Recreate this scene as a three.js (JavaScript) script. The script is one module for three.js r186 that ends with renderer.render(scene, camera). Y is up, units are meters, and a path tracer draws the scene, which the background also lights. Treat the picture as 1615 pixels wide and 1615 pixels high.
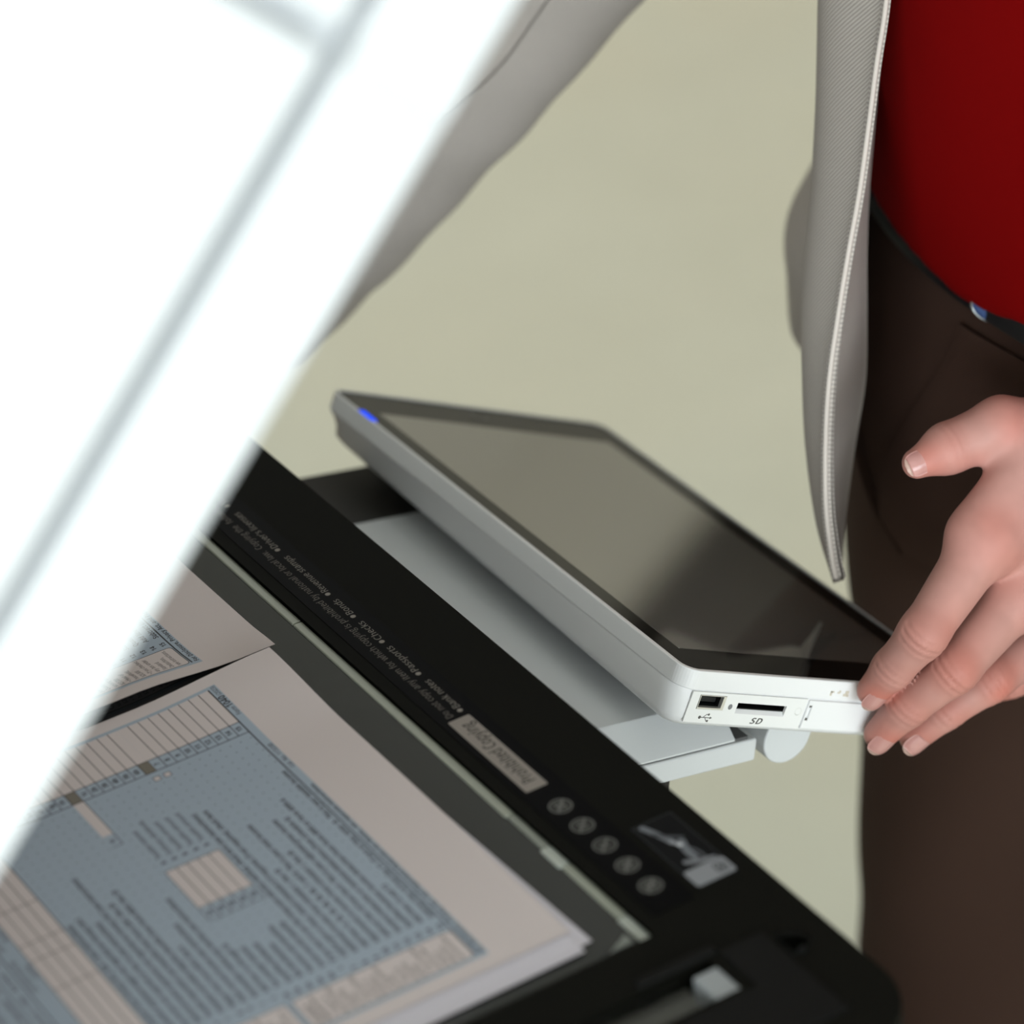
import * as THREE from 'three';
import { RoundedBoxGeometry } from 'three/addons/geometries/RoundedBoxGeometry.js';
import { RectAreaLightUniformsLib } from 'three/addons/lights/RectAreaLightUniformsLib.js';
import { mergeGeometries } from 'three/addons/utils/BufferGeometryUtils.js';
import { Brush, Evaluator, SUBTRACTION } from 'three-bvh-csg';

// ---------------------------------------------------------------- camera, light, exposure
const scene = new THREE.Scene();
const camera = new THREE.PerspectiveCamera(16.7048, 1, 0.05, 40);
camera.position.set(-0.9743, 1.6707, -0.4167);
camera.up.set(0.414, 0.846, 0.3359);
camera.lookAt(-0.9743 + 0.7397, 1.6707 - 0.5277, -0.4167 + 0.4175);
camera.focus = 1.31;
camera.userData.fStop = 5.7;
scene.background = new THREE.Color(0.75, 0.86, 1.0);
const renderer = new THREE.WebGLRenderer();
renderer.toneMapping = THREE.LinearToneMapping;
renderer.toneMappingExposure = 1.0;
renderer.shadowMap.enabled = true;
RectAreaLightUniformsLib.init();

const ROOM = { x0: -2.9, x1: 4.4, z0: -2.3, z1: 4.0, h: 2.75 };
const WIN = { z0: -1.9, z1: 0.7, y0: 0.6, y1: 1.8 };   // in the wall on the -x side
const WIN2 = { x0: -2.75, x1: -1.3, y0: 0.6, y1: 1.8 }; // in the back wall, round the corner
function rectLight(w, h, color, intensity, pos, target) {
  const l = new THREE.RectAreaLight(color, intensity, w, h);
  l.position.set(...pos); l.lookAt(...target); scene.add(l);
  return l;
}
// daylight through the two corner windows, set just inside their panes
const DAY = new THREE.Color(0.875, 0.955, 1.0);
rectLight(WIN.z1 - WIN.z0 - 0.1, WIN.y1 - WIN.y0 - 0.1, DAY, 8.3,
  [ROOM.x0 + 0.02, (WIN.y0 + WIN.y1) / 2, (WIN.z0 + WIN.z1) / 2], [0, (WIN.y0 + WIN.y1) / 2, (WIN.z0 + WIN.z1) / 2]);
rectLight(WIN2.x1 - WIN2.x0 - 0.1, WIN2.y1 - WIN2.y0 - 0.1, DAY, 12,
  [(WIN2.x0 + WIN2.x1) / 2, (WIN2.y0 + WIN2.y1) / 2, ROOM.z0 + 0.02], [(WIN2.x0 + WIN2.x1) / 2, (WIN2.y0 + WIN2.y1) / 2, 0]);
// ceiling panels added to brighten the floor: x, z, width along x, depth along z, strength
const ADDED_PANELS = [[2.3, 0.7, 1.2, 0.6, 5.6], [2.3, 2.4, 1.2, 0.6, 5.6]];

// ---------------------------------------------------------------- helpers
const D = Math.PI / 180;
const V = (x, y, z) => new THREE.Vector3(x, y, z);
let seed = 7;
const rnd = () => { seed = (seed * 1664525 + 1013904223) >>> 0; return seed / 4294967296; };
const clamp = (x, a = 0, b = 1) => Math.min(b, Math.max(a, x));
const smooth = (a, b, x) => { const t = clamp((x - a) / (b - a)); return t * t * (3 - 2 * t); };
const lin = (r, g, b) => new THREE.Color().setRGB(r, g, b);
function mat(r, g, b, rough = 0.6, extra = {}) {
  return new THREE.MeshPhysicalMaterial({ color: lin(r, g, b), roughness: rough, ...extra });
}
const used = {};
function numbered(n) { const k = (used[n] = (used[n] ?? -1) + 1); return k ? n + '_' + String(k).padStart(3, '0') : n; }
function mesh(name, geo, m, parent = scene) {
  const o = new THREE.Mesh(geo, m);
  o.name = parent === scene ? numbered(name) : name;
  o.castShadow = o.receiveShadow = true; parent.add(o); return o;
}
function group(name, parent = scene, pos = [0, 0, 0]) {
  const g = new THREE.Group(); g.name = parent === scene ? numbered(name) : name; g.position.set(...pos); parent.add(g); return g;
}
function tag(o, label, category, grp) { o.userData.label = label; o.userData.category = category; if (grp) o.userData.group = grp; return o; }
function struct(o) { o.userData.kind = 'structure'; return o; }
function box(x0, x1, y0, y1, z0, z1, r = 0) {
  const w = x1 - x0, h = y1 - y0, d = z1 - z0;
  const g = r ? new RoundedBoxGeometry(w, h, d, 3, Math.min(r, w / 2.01, h / 2.01, d / 2.01)) : new THREE.BoxGeometry(w, h, d);
  return g.translate((x0 + x1) / 2, (y0 + y1) / 2, (z0 + z1) / 2);
}
function rrectPts(x0, x1, z0, z1, r, n = 6) {
  const p = [];
  for (const [cx, cz, a] of [[x1 - r, z1 - r, 0], [x0 + r, z1 - r, 90], [x0 + r, z0 + r, 180], [x1 - r, z0 + r, 270]])
    for (let i = 0; i <= n; i++) { const t = (a + 90 * i / n) * D; p.push([cx + r * Math.cos(t), cz + r * Math.sin(t)]); }
  return p;
}
// a plate lying in the x-z plane from y0 to y1, outline and holes given as [x, z] points
function slab(pts, holes, y0, y1, bevel = 0) {
  const P = a => a.map(([x, z]) => new THREE.Vector2(x, -z));
  const s = new THREE.Shape(P(pts));
  for (const h of holes) s.holes.push(new THREE.Path(P(h)));
  const g = new THREE.ExtrudeGeometry(s, { depth: y1 - y0 - 2 * bevel, bevelEnabled: bevel > 0, bevelThickness: bevel, bevelSize: bevel, bevelOffset: -bevel, bevelSegments: 2, curveSegments: 8 });
  return g.rotateX(-Math.PI / 2).translate(0, y0 + bevel, 0);
}
// a grid of points [row][col] as a sheet with thickness; uv in metres, or 0..1 when unit is true
function sheet(rows, th, unit = false, flip = 1) {
  const nr = rows.length, nc = rows[0].length, pos = [], uv = [], idx = [];
  const nrm = (i, j) => {
    const a = rows[Math.min(i + 1, nr - 1)][j].clone().sub(rows[Math.max(i - 1, 0)][j]);
    const b = rows[i][Math.min(j + 1, nc - 1)].clone().sub(rows[i][Math.max(j - 1, 0)]);
    return b.cross(a).normalize().multiplyScalar(flip);
  };
  const ul = [0]; const mid = rows[nr >> 1];
  for (let j = 1; j < nc; j++) ul.push(ul[j - 1] + mid[j].distanceTo(mid[j - 1]));
  for (const side of [0, 1]) for (let i = 0; i < nr; i++) {
    for (let j = 0; j < nc; j++) {
      const p = rows[i][j].clone(); if (side) p.addScaledVector(nrm(i, j), -th);
      pos.push(p.x, p.y, p.z);
      if (unit) uv.push(j / (nc - 1), 1 - i / (nr - 1)); else uv.push(ul[j], rows[i][j].y);
    }
  }
  const q = (a, b, c, d, f) => f > 0 ? idx.push(a, b, c, a, c, d) : idx.push(a, c, b, a, d, c);
  const id = (s, i, j) => s * nr * nc + i * nc + j;
  for (let i = 0; i < nr - 1; i++) for (let j = 0; j < nc - 1; j++) {
    q(id(0, i, j), id(0, i + 1, j), id(0, i + 1, j + 1), id(0, i, j + 1), -flip);
    q(id(1, i, j), id(1, i + 1, j), id(1, i + 1, j + 1), id(1, i, j + 1), flip);
  }
  for (let j = 0; j < nc - 1; j++) for (const i of [0, nr - 1]) q(id(0, i, j), id(1, i, j), id(1, i, j + 1), id(0, i, j + 1), i ? 1 : -1);
  for (let i = 0; i < nr - 1; i++) for (const j of [0, nc - 1]) q(id(0, i, j), id(1, i, j), id(1, i + 1, j), id(0, i + 1, j), j ? -1 : 1);
  const g = new THREE.BufferGeometry();
  g.setAttribute('position', new THREE.Float32BufferAttribute(pos, 3));
  g.setAttribute('uv', new THREE.Float32BufferAttribute(uv, 2));
  g.setIndex(idx); g.computeVertexNormals(); return g;
}
// closed rings lofted to a skin; caps at both ends; uv in metres
function loft(rings, cap = true) {
  const n = rings[0].length, pos = [], uv = [], idx = [];
  let vv = 0;
  rings.forEach((r, i) => {
    if (i) vv += r[0].distanceTo(rings[i - 1][0]);
    let u = 0;
    for (let j = 0; j <= n; j++) { const p = r[j % n]; if (j) u += p.distanceTo(r[j - 1]); pos.push(p.x, p.y, p.z); uv.push(u, vv); }
  });
  const m = n + 1;
  for (let i = 0; i < rings.length - 1; i++) for (let j = 0; j < n; j++) { const a = i * m + j, b = a + m; idx.push(a, a + 1, b, b, a + 1, b + 1); }
  if (cap) for (const i of [0, rings.length - 1]) {
    const c = new THREE.Vector3(); rings[i].forEach(p => c.add(p)); c.multiplyScalar(1 / n);
    const base = pos.length / 3; pos.push(c.x, c.y, c.z); uv.push(0, 0);
    for (let j = 0; j <= n; j++) { const p = rings[i][j % n]; pos.push(p.x, p.y, p.z); uv.push(0, 0); }
    for (let j = 0; j < n; j++) i ? idx.push(base, base + 1 + j, base + 2 + j) : idx.push(base, base + 2 + j, base + 1 + j);
  }
  const g = new THREE.BufferGeometry();
  g.setAttribute('position', new THREE.Float32BufferAttribute(pos, 3));
  g.setAttribute('uv', new THREE.Float32BufferAttribute(uv, 2));
  g.setIndex(idx); g.computeVertexNormals(); return g;
}
// tube with a radius at each point of a path
function limb(path, n = 28, seg = 40, squash = 1) {
  const c = new THREE.CatmullRomCurve3(path.map(p => V(p[0], p[1], p[2])), false, 'centripetal');
  const rings = []; let up = V(0.3, 1, 0.2).normalize();
  for (let i = 0; i <= seg; i++) {
    const t = i / seg, p = c.getPoint(t), d = c.getTangent(t);
    const k = t * (path.length - 1), a = Math.min(path.length - 2, Math.floor(k)), r = path[a][3] + (path[a + 1][3] - path[a][3]) * (k - a);
    const s = d.clone().cross(up).normalize(), u = s.clone().cross(d).normalize();
    const ring = [];
    for (let j = 0; j < n; j++) {
      const th = j / n * 2 * Math.PI;
      const rr = r * (path.wrinkle ? 1 + path.wrinkle(t, th) : 1);
      ring.push(p.clone().addScaledVector(s, rr * Math.cos(th)).addScaledVector(u, rr * squash * Math.sin(th)));
    }
    rings.push(ring);
  }
  return loft(rings);
}
// surface of a distance field
function field(f, lo, hi, cell, uvf, colf) {
  const n = [0, 1, 2].map(k => Math.ceil((hi[k] - lo[k]) / cell) + 1), [nx, ny, nz] = n;
  const val = new Float32Array(nx * ny * nz), id = (i, j, k) => i + nx * (j + ny * k);
  for (let k = 0; k < nz; k++) for (let j = 0; j < ny; j++) for (let i = 0; i < nx; i++) val[id(i, j, k)] = f(lo[0] + i * cell, lo[1] + j * cell, lo[2] + k * cell);
  const vid = new Int32Array(nx * ny * nz).fill(-1), pos = [], nor = [], uv = [], col = [], idx = [];
  const C = [[0, 0, 0], [1, 0, 0], [0, 1, 0], [1, 1, 0], [0, 0, 1], [1, 0, 1], [0, 1, 1], [1, 1, 1]];
  const Ed = [[0, 1], [2, 3], [4, 5], [6, 7], [0, 2], [1, 3], [4, 6], [5, 7], [0, 4], [1, 5], [2, 6], [3, 7]];
  for (let k = 0; k < nz - 1; k++) for (let j = 0; j < ny - 1; j++) for (let i = 0; i < nx - 1; i++) {
    let m = 0; const v = C.map(([a, b, c], q) => { const w = val[id(i + a, j + b, k + c)]; if (w < 0) m |= 1 << q; return w; });
    if (m === 0 || m === 255) continue;
    let x = 0, y = 0, z = 0, c = 0;
    for (const [a, b] of Ed) if ((v[a] < 0) !== (v[b] < 0)) {
      const t = v[a] / (v[a] - v[b]); x += C[a][0] + t * (C[b][0] - C[a][0]); y += C[a][1] + t * (C[b][1] - C[a][1]); z += C[a][2] + t * (C[b][2] - C[a][2]); c++;
    }
    x = lo[0] + (i + x / c) * cell; y = lo[1] + (j + y / c) * cell; z = lo[2] + (k + z / c) * cell;
    vid[id(i, j, k)] = pos.length / 3; pos.push(x, y, z);
    const e = cell * 0.5; const g = V(f(x + e, y, z) - f(x - e, y, z), f(x, y + e, z) - f(x, y - e, z), f(x, y, z + e) - f(x, y, z - e)).normalize();
    nor.push(g.x, g.y, g.z);
    const w = uvf ? uvf(x, y, z, g) : [0, 0]; uv.push(w[0], w[1]);
    if (colf) { const q = colf(x, y, z, g); col.push(q[0], q[1], q[2]); }
  }
  const quad = (a, b, c, d, s) => { if (a < 0 || b < 0 || c < 0 || d < 0) return; s ? idx.push(a, b, c, a, c, d) : idx.push(a, c, b, a, d, c); };
  for (let k = 1; k < nz - 1; k++) for (let j = 1; j < ny - 1; j++) for (let i = 1; i < nx - 1; i++) {
    const s = val[id(i, j, k)] < 0;
    if (s !== (val[id(i + 1, j, k)] < 0)) quad(vid[id(i, j - 1, k - 1)], vid[id(i, j, k - 1)], vid[id(i, j, k)], vid[id(i, j - 1, k)], s);
    if (s !== (val[id(i, j + 1, k)] < 0)) quad(vid[id(i - 1, j, k - 1)], vid[id(i - 1, j, k)], vid[id(i, j, k)], vid[id(i, j, k - 1)], s);
    if (s !== (val[id(i, j, k + 1)] < 0)) quad(vid[id(i - 1, j - 1, k)], vid[id(i, j - 1, k)], vid[id(i, j, k)], vid[id(i - 1, j, k)], s);
  }
  const g = new THREE.BufferGeometry();
  g.setAttribute('position', new THREE.Float32BufferAttribute(pos, 3));
  g.setAttribute('normal', new THREE.Float32BufferAttribute(nor, 3));
  g.setAttribute('uv', new THREE.Float32BufferAttribute(uv, 2));
  if (colf) g.setAttribute('color', new THREE.Float32BufferAttribute(col, 3));
  g.setIndex(idx); return g;
}
// tapered capsule distance; a and b are [x, y, z, r]
function cap(x, y, z, a, b) {
  const bx = b[0] - a[0], by = b[1] - a[1], bz = b[2] - a[2], px = x - a[0], py = y - a[1], pz = z - a[2];
  const t = clamp((px * bx + py * by + pz * bz) / (bx * bx + by * by + bz * bz + 1e-12));
  return Math.hypot(px - t * bx, py - t * by, pz - t * bz) - (a[3] + (b[3] - a[3]) * t);
}
function ell(x, y, z, c, r) { const k = Math.hypot((x - c[0]) / r[0], (y - c[1]) / r[1], (z - c[2]) / r[2]); return (k - 1) * Math.min(r[0], r[1], r[2]); }
const smin = (a, b, k) => { const h = Math.max(k - Math.abs(a - b), 0) / k; return Math.min(a, b) - h * h * k * 0.25; };
// value noise
const hash = (x, y, z) => { let h = (Math.imul(x, 374761393) ^ Math.imul(y, 668265263) ^ Math.imul(z, 2147483647 - 91)) >>> 0; h = Math.imul(h ^ (h >>> 13), 1274126177) >>> 0; return ((h ^ (h >>> 16)) >>> 0) / 4294967296; };
function noise(x, y, z) {
  const i = Math.floor(x), j = Math.floor(y), k = Math.floor(z), s = t => t * t * (3 - 2 * t), u = s(x - i), v = s(y - j), w = s(z - k);
  const L = (a, b, t) => a + (b - a) * t, h = (a, b, c) => hash(i + a, j + b, k + c);
  return L(L(L(h(0, 0, 0), h(1, 0, 0), u), L(h(0, 1, 0), h(1, 1, 0), u), v), L(L(h(0, 0, 1), h(1, 0, 1), u), L(h(0, 1, 1), h(1, 1, 1), u), v), w);
}
function dataTex(n, fn, srgb, repeat) {
  const d = new Uint8Array(n * n * 4);
  for (let j = 0; j < n; j++) for (let i = 0; i < n; i++) { const c = fn(i, j); for (let q = 0; q < 3; q++) d[(j * n + i) * 4 + q] = clamp(c[q] ?? c[0], 0, 255); d[(j * n + i) * 4 + 3] = 255; }
  const t = new THREE.DataTexture(d, n, n); t.wrapS = t.wrapT = THREE.RepeatWrapping; t.magFilter = THREE.LinearFilter; t.minFilter = THREE.LinearFilter;
  if (srgb) t.colorSpace = THREE.SRGBColorSpace; if (repeat) t.repeat.set(repeat, repeat); t.needsUpdate = true; return t;
}
// twill: fine slanting ribs, 4 ribs to a tile
function twill(contrast, tile, ribs, slope = 1) {
  const n = 96, N = [];
  for (let i = 0; i < n * n; i++) N.push(rnd());
  return dataTex(n, (i, j) => {
    const s = Math.sin(2 * Math.PI * ribs * (i + slope * j) / n), th = Math.sin(2 * Math.PI * ribs * 3 * (i * slope - j) / n);
    const v = 1 - contrast + contrast * (0.5 + 0.35 * s + 0.15 * th) + (N[j * n + i] - 0.5) * contrast * 0.5;
    return [255 * v];
  }, false, 1 / tile);
}
function plain(contrast, tile, threads) {
  const n = 96, N = [];
  for (let i = 0; i < n * n; i++) N.push(rnd());
  return dataTex(n, (i, j) => {
    const a = Math.sin(2 * Math.PI * threads * i / n), b = Math.sin(2 * Math.PI * threads * j / n);
    return [255 * (1 - contrast * (0.5 - 0.5 * a * b) - (N[j * n + i] - 0.5) * contrast * 0.6)];
  }, false, 1 / tile);
}
function canvasTex(w, h, draw) {
  const c = document.createElement('canvas'); c.width = w; c.height = h; draw(c.getContext('2d'), w, h);
  const t = new THREE.CanvasTexture(c); t.colorSpace = THREE.SRGBColorSpace; t.magFilter = THREE.LinearFilter; t.anisotropy = 8; return t;
}
// a thin printed label lying flat: x0..x1, z0..z1 with its top face at y; picture right = +x, picture down = +z
function decal(name, tex, x0, x1, z0, z1, y, th, rough, parent, m) {
  const g = new THREE.BoxGeometry(x1 - x0, th, z1 - z0).translate((x0 + x1) / 2, y - th / 2, (z0 + z1) / 2);
  const p = g.attributes.position, uv = g.attributes.uv;
  for (let i = 0; i < p.count; i++) uv.setXY(i, (p.getX(i) - x0) / (x1 - x0), 1 - (p.getZ(i) - z0) / (z1 - z0));
  return mesh(name, g, m ?? new THREE.MeshPhysicalMaterial({ map: tex, roughness: rough, specularIntensity: 0.06 }), parent);
}

// ---------------------------------------------------------------- the room
{
  const n = 256, tex = dataTex(n, (i, j) => {
    const a = noise(i / 32, j / 32, 1) * 0.5 + noise(i / 11, j / 11, 2) * 0.3 + noise(i / 3, j / 3, 3) * 0.2 - 0.5;
    const b = noise(i / 40, j / 40, 9) - 0.5;
    return [222 + a * 10 + b * 7, 219 + a * 10, 200 + a * 10 - b * 6];
  }, true, 1 / 1.6);
  tex.wrapS = tex.wrapT = THREE.MirroredRepeatWrapping;
  const floorM = new THREE.MeshPhysicalMaterial({ map: tex, roughness: 0.55, color: lin(1, 1, 1) });
  const planar = g => { const p = g.attributes.position, uv = g.attributes.uv; for (let i = 0; i < p.count; i++) uv.setXY(i, p.getX(i), p.getZ(i)); return g; };
  struct(mesh('floor', planar(box(ROOM.x0 - 0.1, ROOM.x1 + 0.1, -0.1, 0, ROOM.z0 - 0.1, ROOM.z1 + 0.1)), floorM));
  const wm = mat(0.66, 0.63, 0.56, 0.85), cm = mat(0.8, 0.8, 0.78, 0.9);
  struct(mesh('ceiling', box(ROOM.x0 - 0.1, ROOM.x1 + 0.1, ROOM.h, ROOM.h + 0.1, ROOM.z0 - 0.1, ROOM.z1 + 0.1), cm));
  struct(mesh('wall_right', box(ROOM.x1, ROOM.x1 + 0.1, 0, ROOM.h, ROOM.z0, ROOM.z1), wm));
  const zb0 = ROOM.z0 - 0.16, zb1 = ROOM.z0;
  struct(mesh('wall_back', mergeGeometries([box(ROOM.x0, ROOM.x1, 0, WIN2.y0, zb0, zb1), box(ROOM.x0, ROOM.x1, WIN2.y1, ROOM.h, zb0, zb1),
    box(ROOM.x0, WIN2.x0, WIN2.y0, WIN2.y1, zb0, zb1), box(WIN2.x1, ROOM.x1, WIN2.y0, WIN2.y1, zb0, zb1)]), wm));
  struct(mesh('wall_front', box(ROOM.x0, ROOM.x1, 0, ROOM.h, ROOM.z1, ROOM.z1 + 0.1), wm));
  const x0 = ROOM.x0 - 0.16, x1 = ROOM.x0;
  struct(mesh('wall_left', mergeGeometries([box(x0, x1, 0, WIN.y0, ROOM.z0, ROOM.z1), box(x0, x1, WIN.y1, ROOM.h, ROOM.z0, ROOM.z1),
    box(x0, x1, WIN.y0, WIN.y1, ROOM.z0, WIN.z0), box(x0, x1, WIN.y0, WIN.y1, WIN.z1, ROOM.z1)]), wm));
  const dm = mat(0.045, 0.035, 0.028, 0.5), dr = struct(group('added_door_1', scene, [3.2, 0, ROOM.z1]));  // unseen door added to darken the reflection in the touch screen
  mesh('added_door_leaf', box(-0.5, 0.5, 0.01, 2.05, -0.045, -0.002, 0.004), dm, dr);
  for (const y of [0.12, 1.1]) for (const x of [-0.4, 0.04]) mesh('panel', box(x, x + 0.36, y, y + 0.82, -0.055, -0.04, 0.006), dm, dr);
  mesh('added_door_handle', box(-0.45, -0.33, 1.0, 1.02, -0.10, -0.08, 0.006), mat(0.5, 0.5, 0.5, 0.3, { metalness: 1 }), dr);
  mesh('added_door_frame', mergeGeometries([box(-0.58, -0.51, 0, 2.12, -0.06, 0), box(0.51, 0.58, 0, 2.12, -0.06, 0), box(-0.58, 0.58, 2.06, 2.12, -0.06, 0)]), dm, dr);
  const fm = mat(0.75, 0.75, 0.74, 0.4);
  const gm = mat(1, 1, 1, 0, { transmission: 1, thickness: 0, ior: 1.5 });
  // a window of two panes; u runs along the wall, t across it
  const windowAt = (name, u0, u1, y0, y1, put) => {
    const w = struct(group(name)), um = (u0 + u1) / 2, bars = [];
    for (const u of [u0 + 0.03, um, u1 - 0.03]) bars.push(put(u - 0.03, u + 0.03, y0, y1, 0.03, 0.08));
    for (const y of [y0 + 0.03, y1 - 0.03]) bars.push(put(u0, u1, y - 0.03, y + 0.03, 0.03, 0.08));
    mesh('window_frame', mergeGeometries(bars), fm, w);
    for (const [a, b] of [[u0 + 0.06, um - 0.03], [um + 0.03, u1 - 0.06]]) mesh('pane', put(a, b, y0 + 0.06, y1 - 0.06, 0.053, 0.057), gm, w);
  };
  windowAt('window_1', WIN.z0, WIN.z1, WIN.y0, WIN.y1, (u0, u1, y0, y1, t0, t1) => box(x0 + t0, x0 + t1, y0, y1, u0, u1));
  windowAt('window_2', WIN2.x0, WIN2.x1, WIN2.y0, WIN2.y1, (u0, u1, y0, y1, t0, t1) => box(u0, u1, y0, y1, zb0 + t0, zb0 + t1));
  // added ceiling panels, out of view, lighting the floor
  const diff = new THREE.MeshStandardMaterial({ color: lin(0.9, 0.9, 0.9), emissive: lin(1, 0.97, 0.92), emissiveIntensity: 1.2, roughness: 0.6 });
  for (const [x, z, w, d, power] of ADDED_PANELS) {
    const p = group('added_ceiling_light', scene, [x, ROOM.h, z]);
    tag(p, 'oblong white light panel added in the ceiling to brighten the floor', 'ceiling light', 'added ceiling panels');
    const a = w / 2, b = d / 2;
    mesh('frame', slab(rrectPts(-a, a, -b, b, 0.01), [rrectPts(-a + 0.02, a - 0.02, -b + 0.02, b - 0.02, 0.005)], -0.02, 0), fm, p);
    mesh('diffuser', box(-a + 0.02, a - 0.02, -0.012, -0.002, -b + 0.02, b - 0.02), diff, p);
    rectLight(w - 0.04, d - 0.04, new THREE.Color(0.96, 0.985, 1), power, [x, ROOM.h - 0.025, z], [x, 0, z]);
  }
}

// ---------------------------------------------------------------- the copier
const copier = group('photocopier', scene, [0, 0, 0]);
tag(copier, 'office photocopier with raised white lid, black scanner frame and tilted touch panel', 'photocopier');
const blackPl = mat(0.006, 0.006, 0.0045, 0.6, { specularIntensity: 0.07 }), blackPl2 = mat(0.008, 0.008, 0.0075, 0.5, { specularIntensity: 0.1 }), greyPl = mat(0.60, 0.615, 0.62, 0.5), whitePl = mat(0.79, 0.79, 0.79, 0.38), lidM = mat(0.565, 0.58, 0.59, 0.5);
const GY = 0.95, FY = 0.953;
const OPEN = { x0: -0.2185, x1: 0.228, z0: -0.262, z1: 0.0505 };
{
  const outer = rrectPts(-0.3035, 0.352, -0.37, 0.0985, 0.028, 8);
  const slit = rrectPts(-0.2575, -0.2375, -0.262, 0.0572, 0.001, 2);
  const hole = [[-0.2415, 0.0795], [-0.2455, 0.0865], [-0.2505, 0.0885], [-0.2545, 0.0835], [-0.2535, 0.0785]];
  mesh('scanner_frame', slab(outer, [rrectPts(OPEN.x0, OPEN.x1, OPEN.z0, OPEN.z1, 0.002, 2), slit, hole], 0.922, FY, 0.0012), blackPl, copier);
  // raised plate on the end of the frame, with a groove along its front
  mesh('end_cover', slab([[-0.2385, 0.0605], [-0.2385, 0.0772], [-0.2855, 0.0772], [-0.2855, -0.30], [-0.2595, -0.30], [-0.2595, 0.0605]], [hole], FY - 0.0002, FY + 0.0011, 0.0004), blackPl2, copier);
  mesh('hole_bottom', box(-0.256, -0.240, 0.936, 0.938, 0.077, 0.09), blackPl, copier);
  mesh('latch_pin', new THREE.CylinderGeometry(0.0018, 0.0022, 0.012, 16).translate(-0.2495, 0.944, 0.0858), mat(0.03, 0.03, 0.03, 0.3), copier);
  // narrow feed glass with a grey tab at its front end
  mesh('feed_strip_bed', box(-0.2575, -0.2375, 0.940, 0.9425, -0.262, 0.0572), mat(0.018, 0.018, 0.016, 0.5), copier);
  mesh('feed_strip_glass', box(-0.2572, -0.2378, 0.9475, 0.9495, -0.2617, 0.0445), mat(1, 1, 1, 0.02, { transmission: 1, thickness: 0, ior: 1.5 }), copier);
  mesh('end_tab', box(-0.2568, -0.2425, 0.9425, 0.9528, 0.047, 0.0568, 0.0008), mat(0.30, 0.32, 0.33, 0.5), copier);
  mesh('glass_clip', box(-0.2378, -0.2338, 0.9525, 0.9545, 0.03, 0.06, 0.0008), blackPl2, copier);
  // scanner well and glass
  mesh('scan_bed', mergeGeometries([box(OPEN.x0 - 0.004, OPEN.x1 + 0.004, 0.915, 0.918, OPEN.z0 - 0.004, OPEN.z1 + 0.004)]), mat(0.032, 0.032, 0.034, 0.7), copier);
  mesh('platen_glass', box(OPEN.x0 + 0.0005, OPEN.x1 - 0.0005, GY - 0.004, GY, OPEN.z0 + 0.0005, OPEN.z1 - 0.004), mat(0.026, 0.027, 0.028, 0.04, { ior: 1.52 }), copier);
  // pale strip along the front edge of the glass, in lengths whose tones paint its highlight
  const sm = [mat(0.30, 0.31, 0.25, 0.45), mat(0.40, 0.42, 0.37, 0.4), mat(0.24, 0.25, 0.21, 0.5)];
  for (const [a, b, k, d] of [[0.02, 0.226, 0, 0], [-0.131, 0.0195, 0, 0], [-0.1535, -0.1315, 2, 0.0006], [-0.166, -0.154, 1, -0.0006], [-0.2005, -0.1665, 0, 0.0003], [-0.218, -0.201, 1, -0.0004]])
    mesh('glass_edge_highlight', box(a, b, GY - 0.003, GY + 0.0009, OPEN.z1 - 0.0046 + d, OPEN.z1 - 0.0008, 0.0006), sm[k], copier);
  mesh('glass_end_strip', box(OPEN.x0 - 0.0002, OPEN.x0 + 0.0026, GY - 0.003, GY + 0.0008, OPEN.z0, 0.026, 0.0006), mat(0.06, 0.06, 0.058, 0.45), copier);
  mesh('glass_corner_mark', slab([[-0.2135, 0.0435], [-0.2085, 0.0435], [-0.2135, 0.0345]], [], GY + 0.00005, GY + 0.0003), mat(0.2, 0.22, 0.2, 0.5), copier);

  // printed strip
  const SX0 = -0.2095, SX1 = 0.2, SZ0 = 0.0545, SZ1 = 0.0712, k = 5000;
  const strip = canvasTex(2048, 84, (c, w, h) => {
    const s = w / (SX1 - SX0), X = x => (x - SX0) * s, Z = z => (z - SZ0) * s;
    c.fillStyle = '#060607'; c.fillRect(0, 0, w, h);
    const lb = [-0.127, -0.0743, 0.0573, 0.0664];
    c.fillStyle = '#8d867f'; c.beginPath(); c.roundRect(X(lb[0]), Z(lb[2]), X(lb[1]) - X(lb[0]), Z(lb[3]) - Z(lb[2]), 4); c.fill();
    c.fillStyle = '#161413'; c.font = '33px sans-serif'; c.textBaseline = 'middle';
    const fit = (t, x0, x1, z) => { const m = c.measureText(t).width, W = X(x1) - X(x0); c.save(); c.translate(X(x0), Z(z)); c.scale(W / m, 1); c.fillText(t, 0, 0); c.restore(); };
    fit('Prohibited Copying', -0.1225, -0.0785, 0.0619);
    c.fillStyle = '#77716a'; c.font = '20px sans-serif';
    fit('Do not copy any item for which copying is prohibited by national or local law.  Copying the', -0.0725, 0.092, 0.0598);
    fit('following items is prohibited.', 0.0945, 0.15, 0.0598);
    c.fillStyle = '#8a847c';
    for (const [t, x0, x1] of [['Bank notes', -0.0703, -0.0465], ['Passports', -0.0411, -0.019], ['Checks', -0.0147, 0.002], ['Bonds', 0.0067, 0.021], ['Revenue stamps', 0.026, 0.0595], ["Driver's licenses", 0.0656, 0.1], ['Stamps', 0.107, 0.125]]) {
      c.beginPath(); c.arc(X(x0), Z(0.0650), 5.5, 0, 7); c.fill(); fit(t, x0 + 0.0016, x1, 0.0650);
    }
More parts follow.
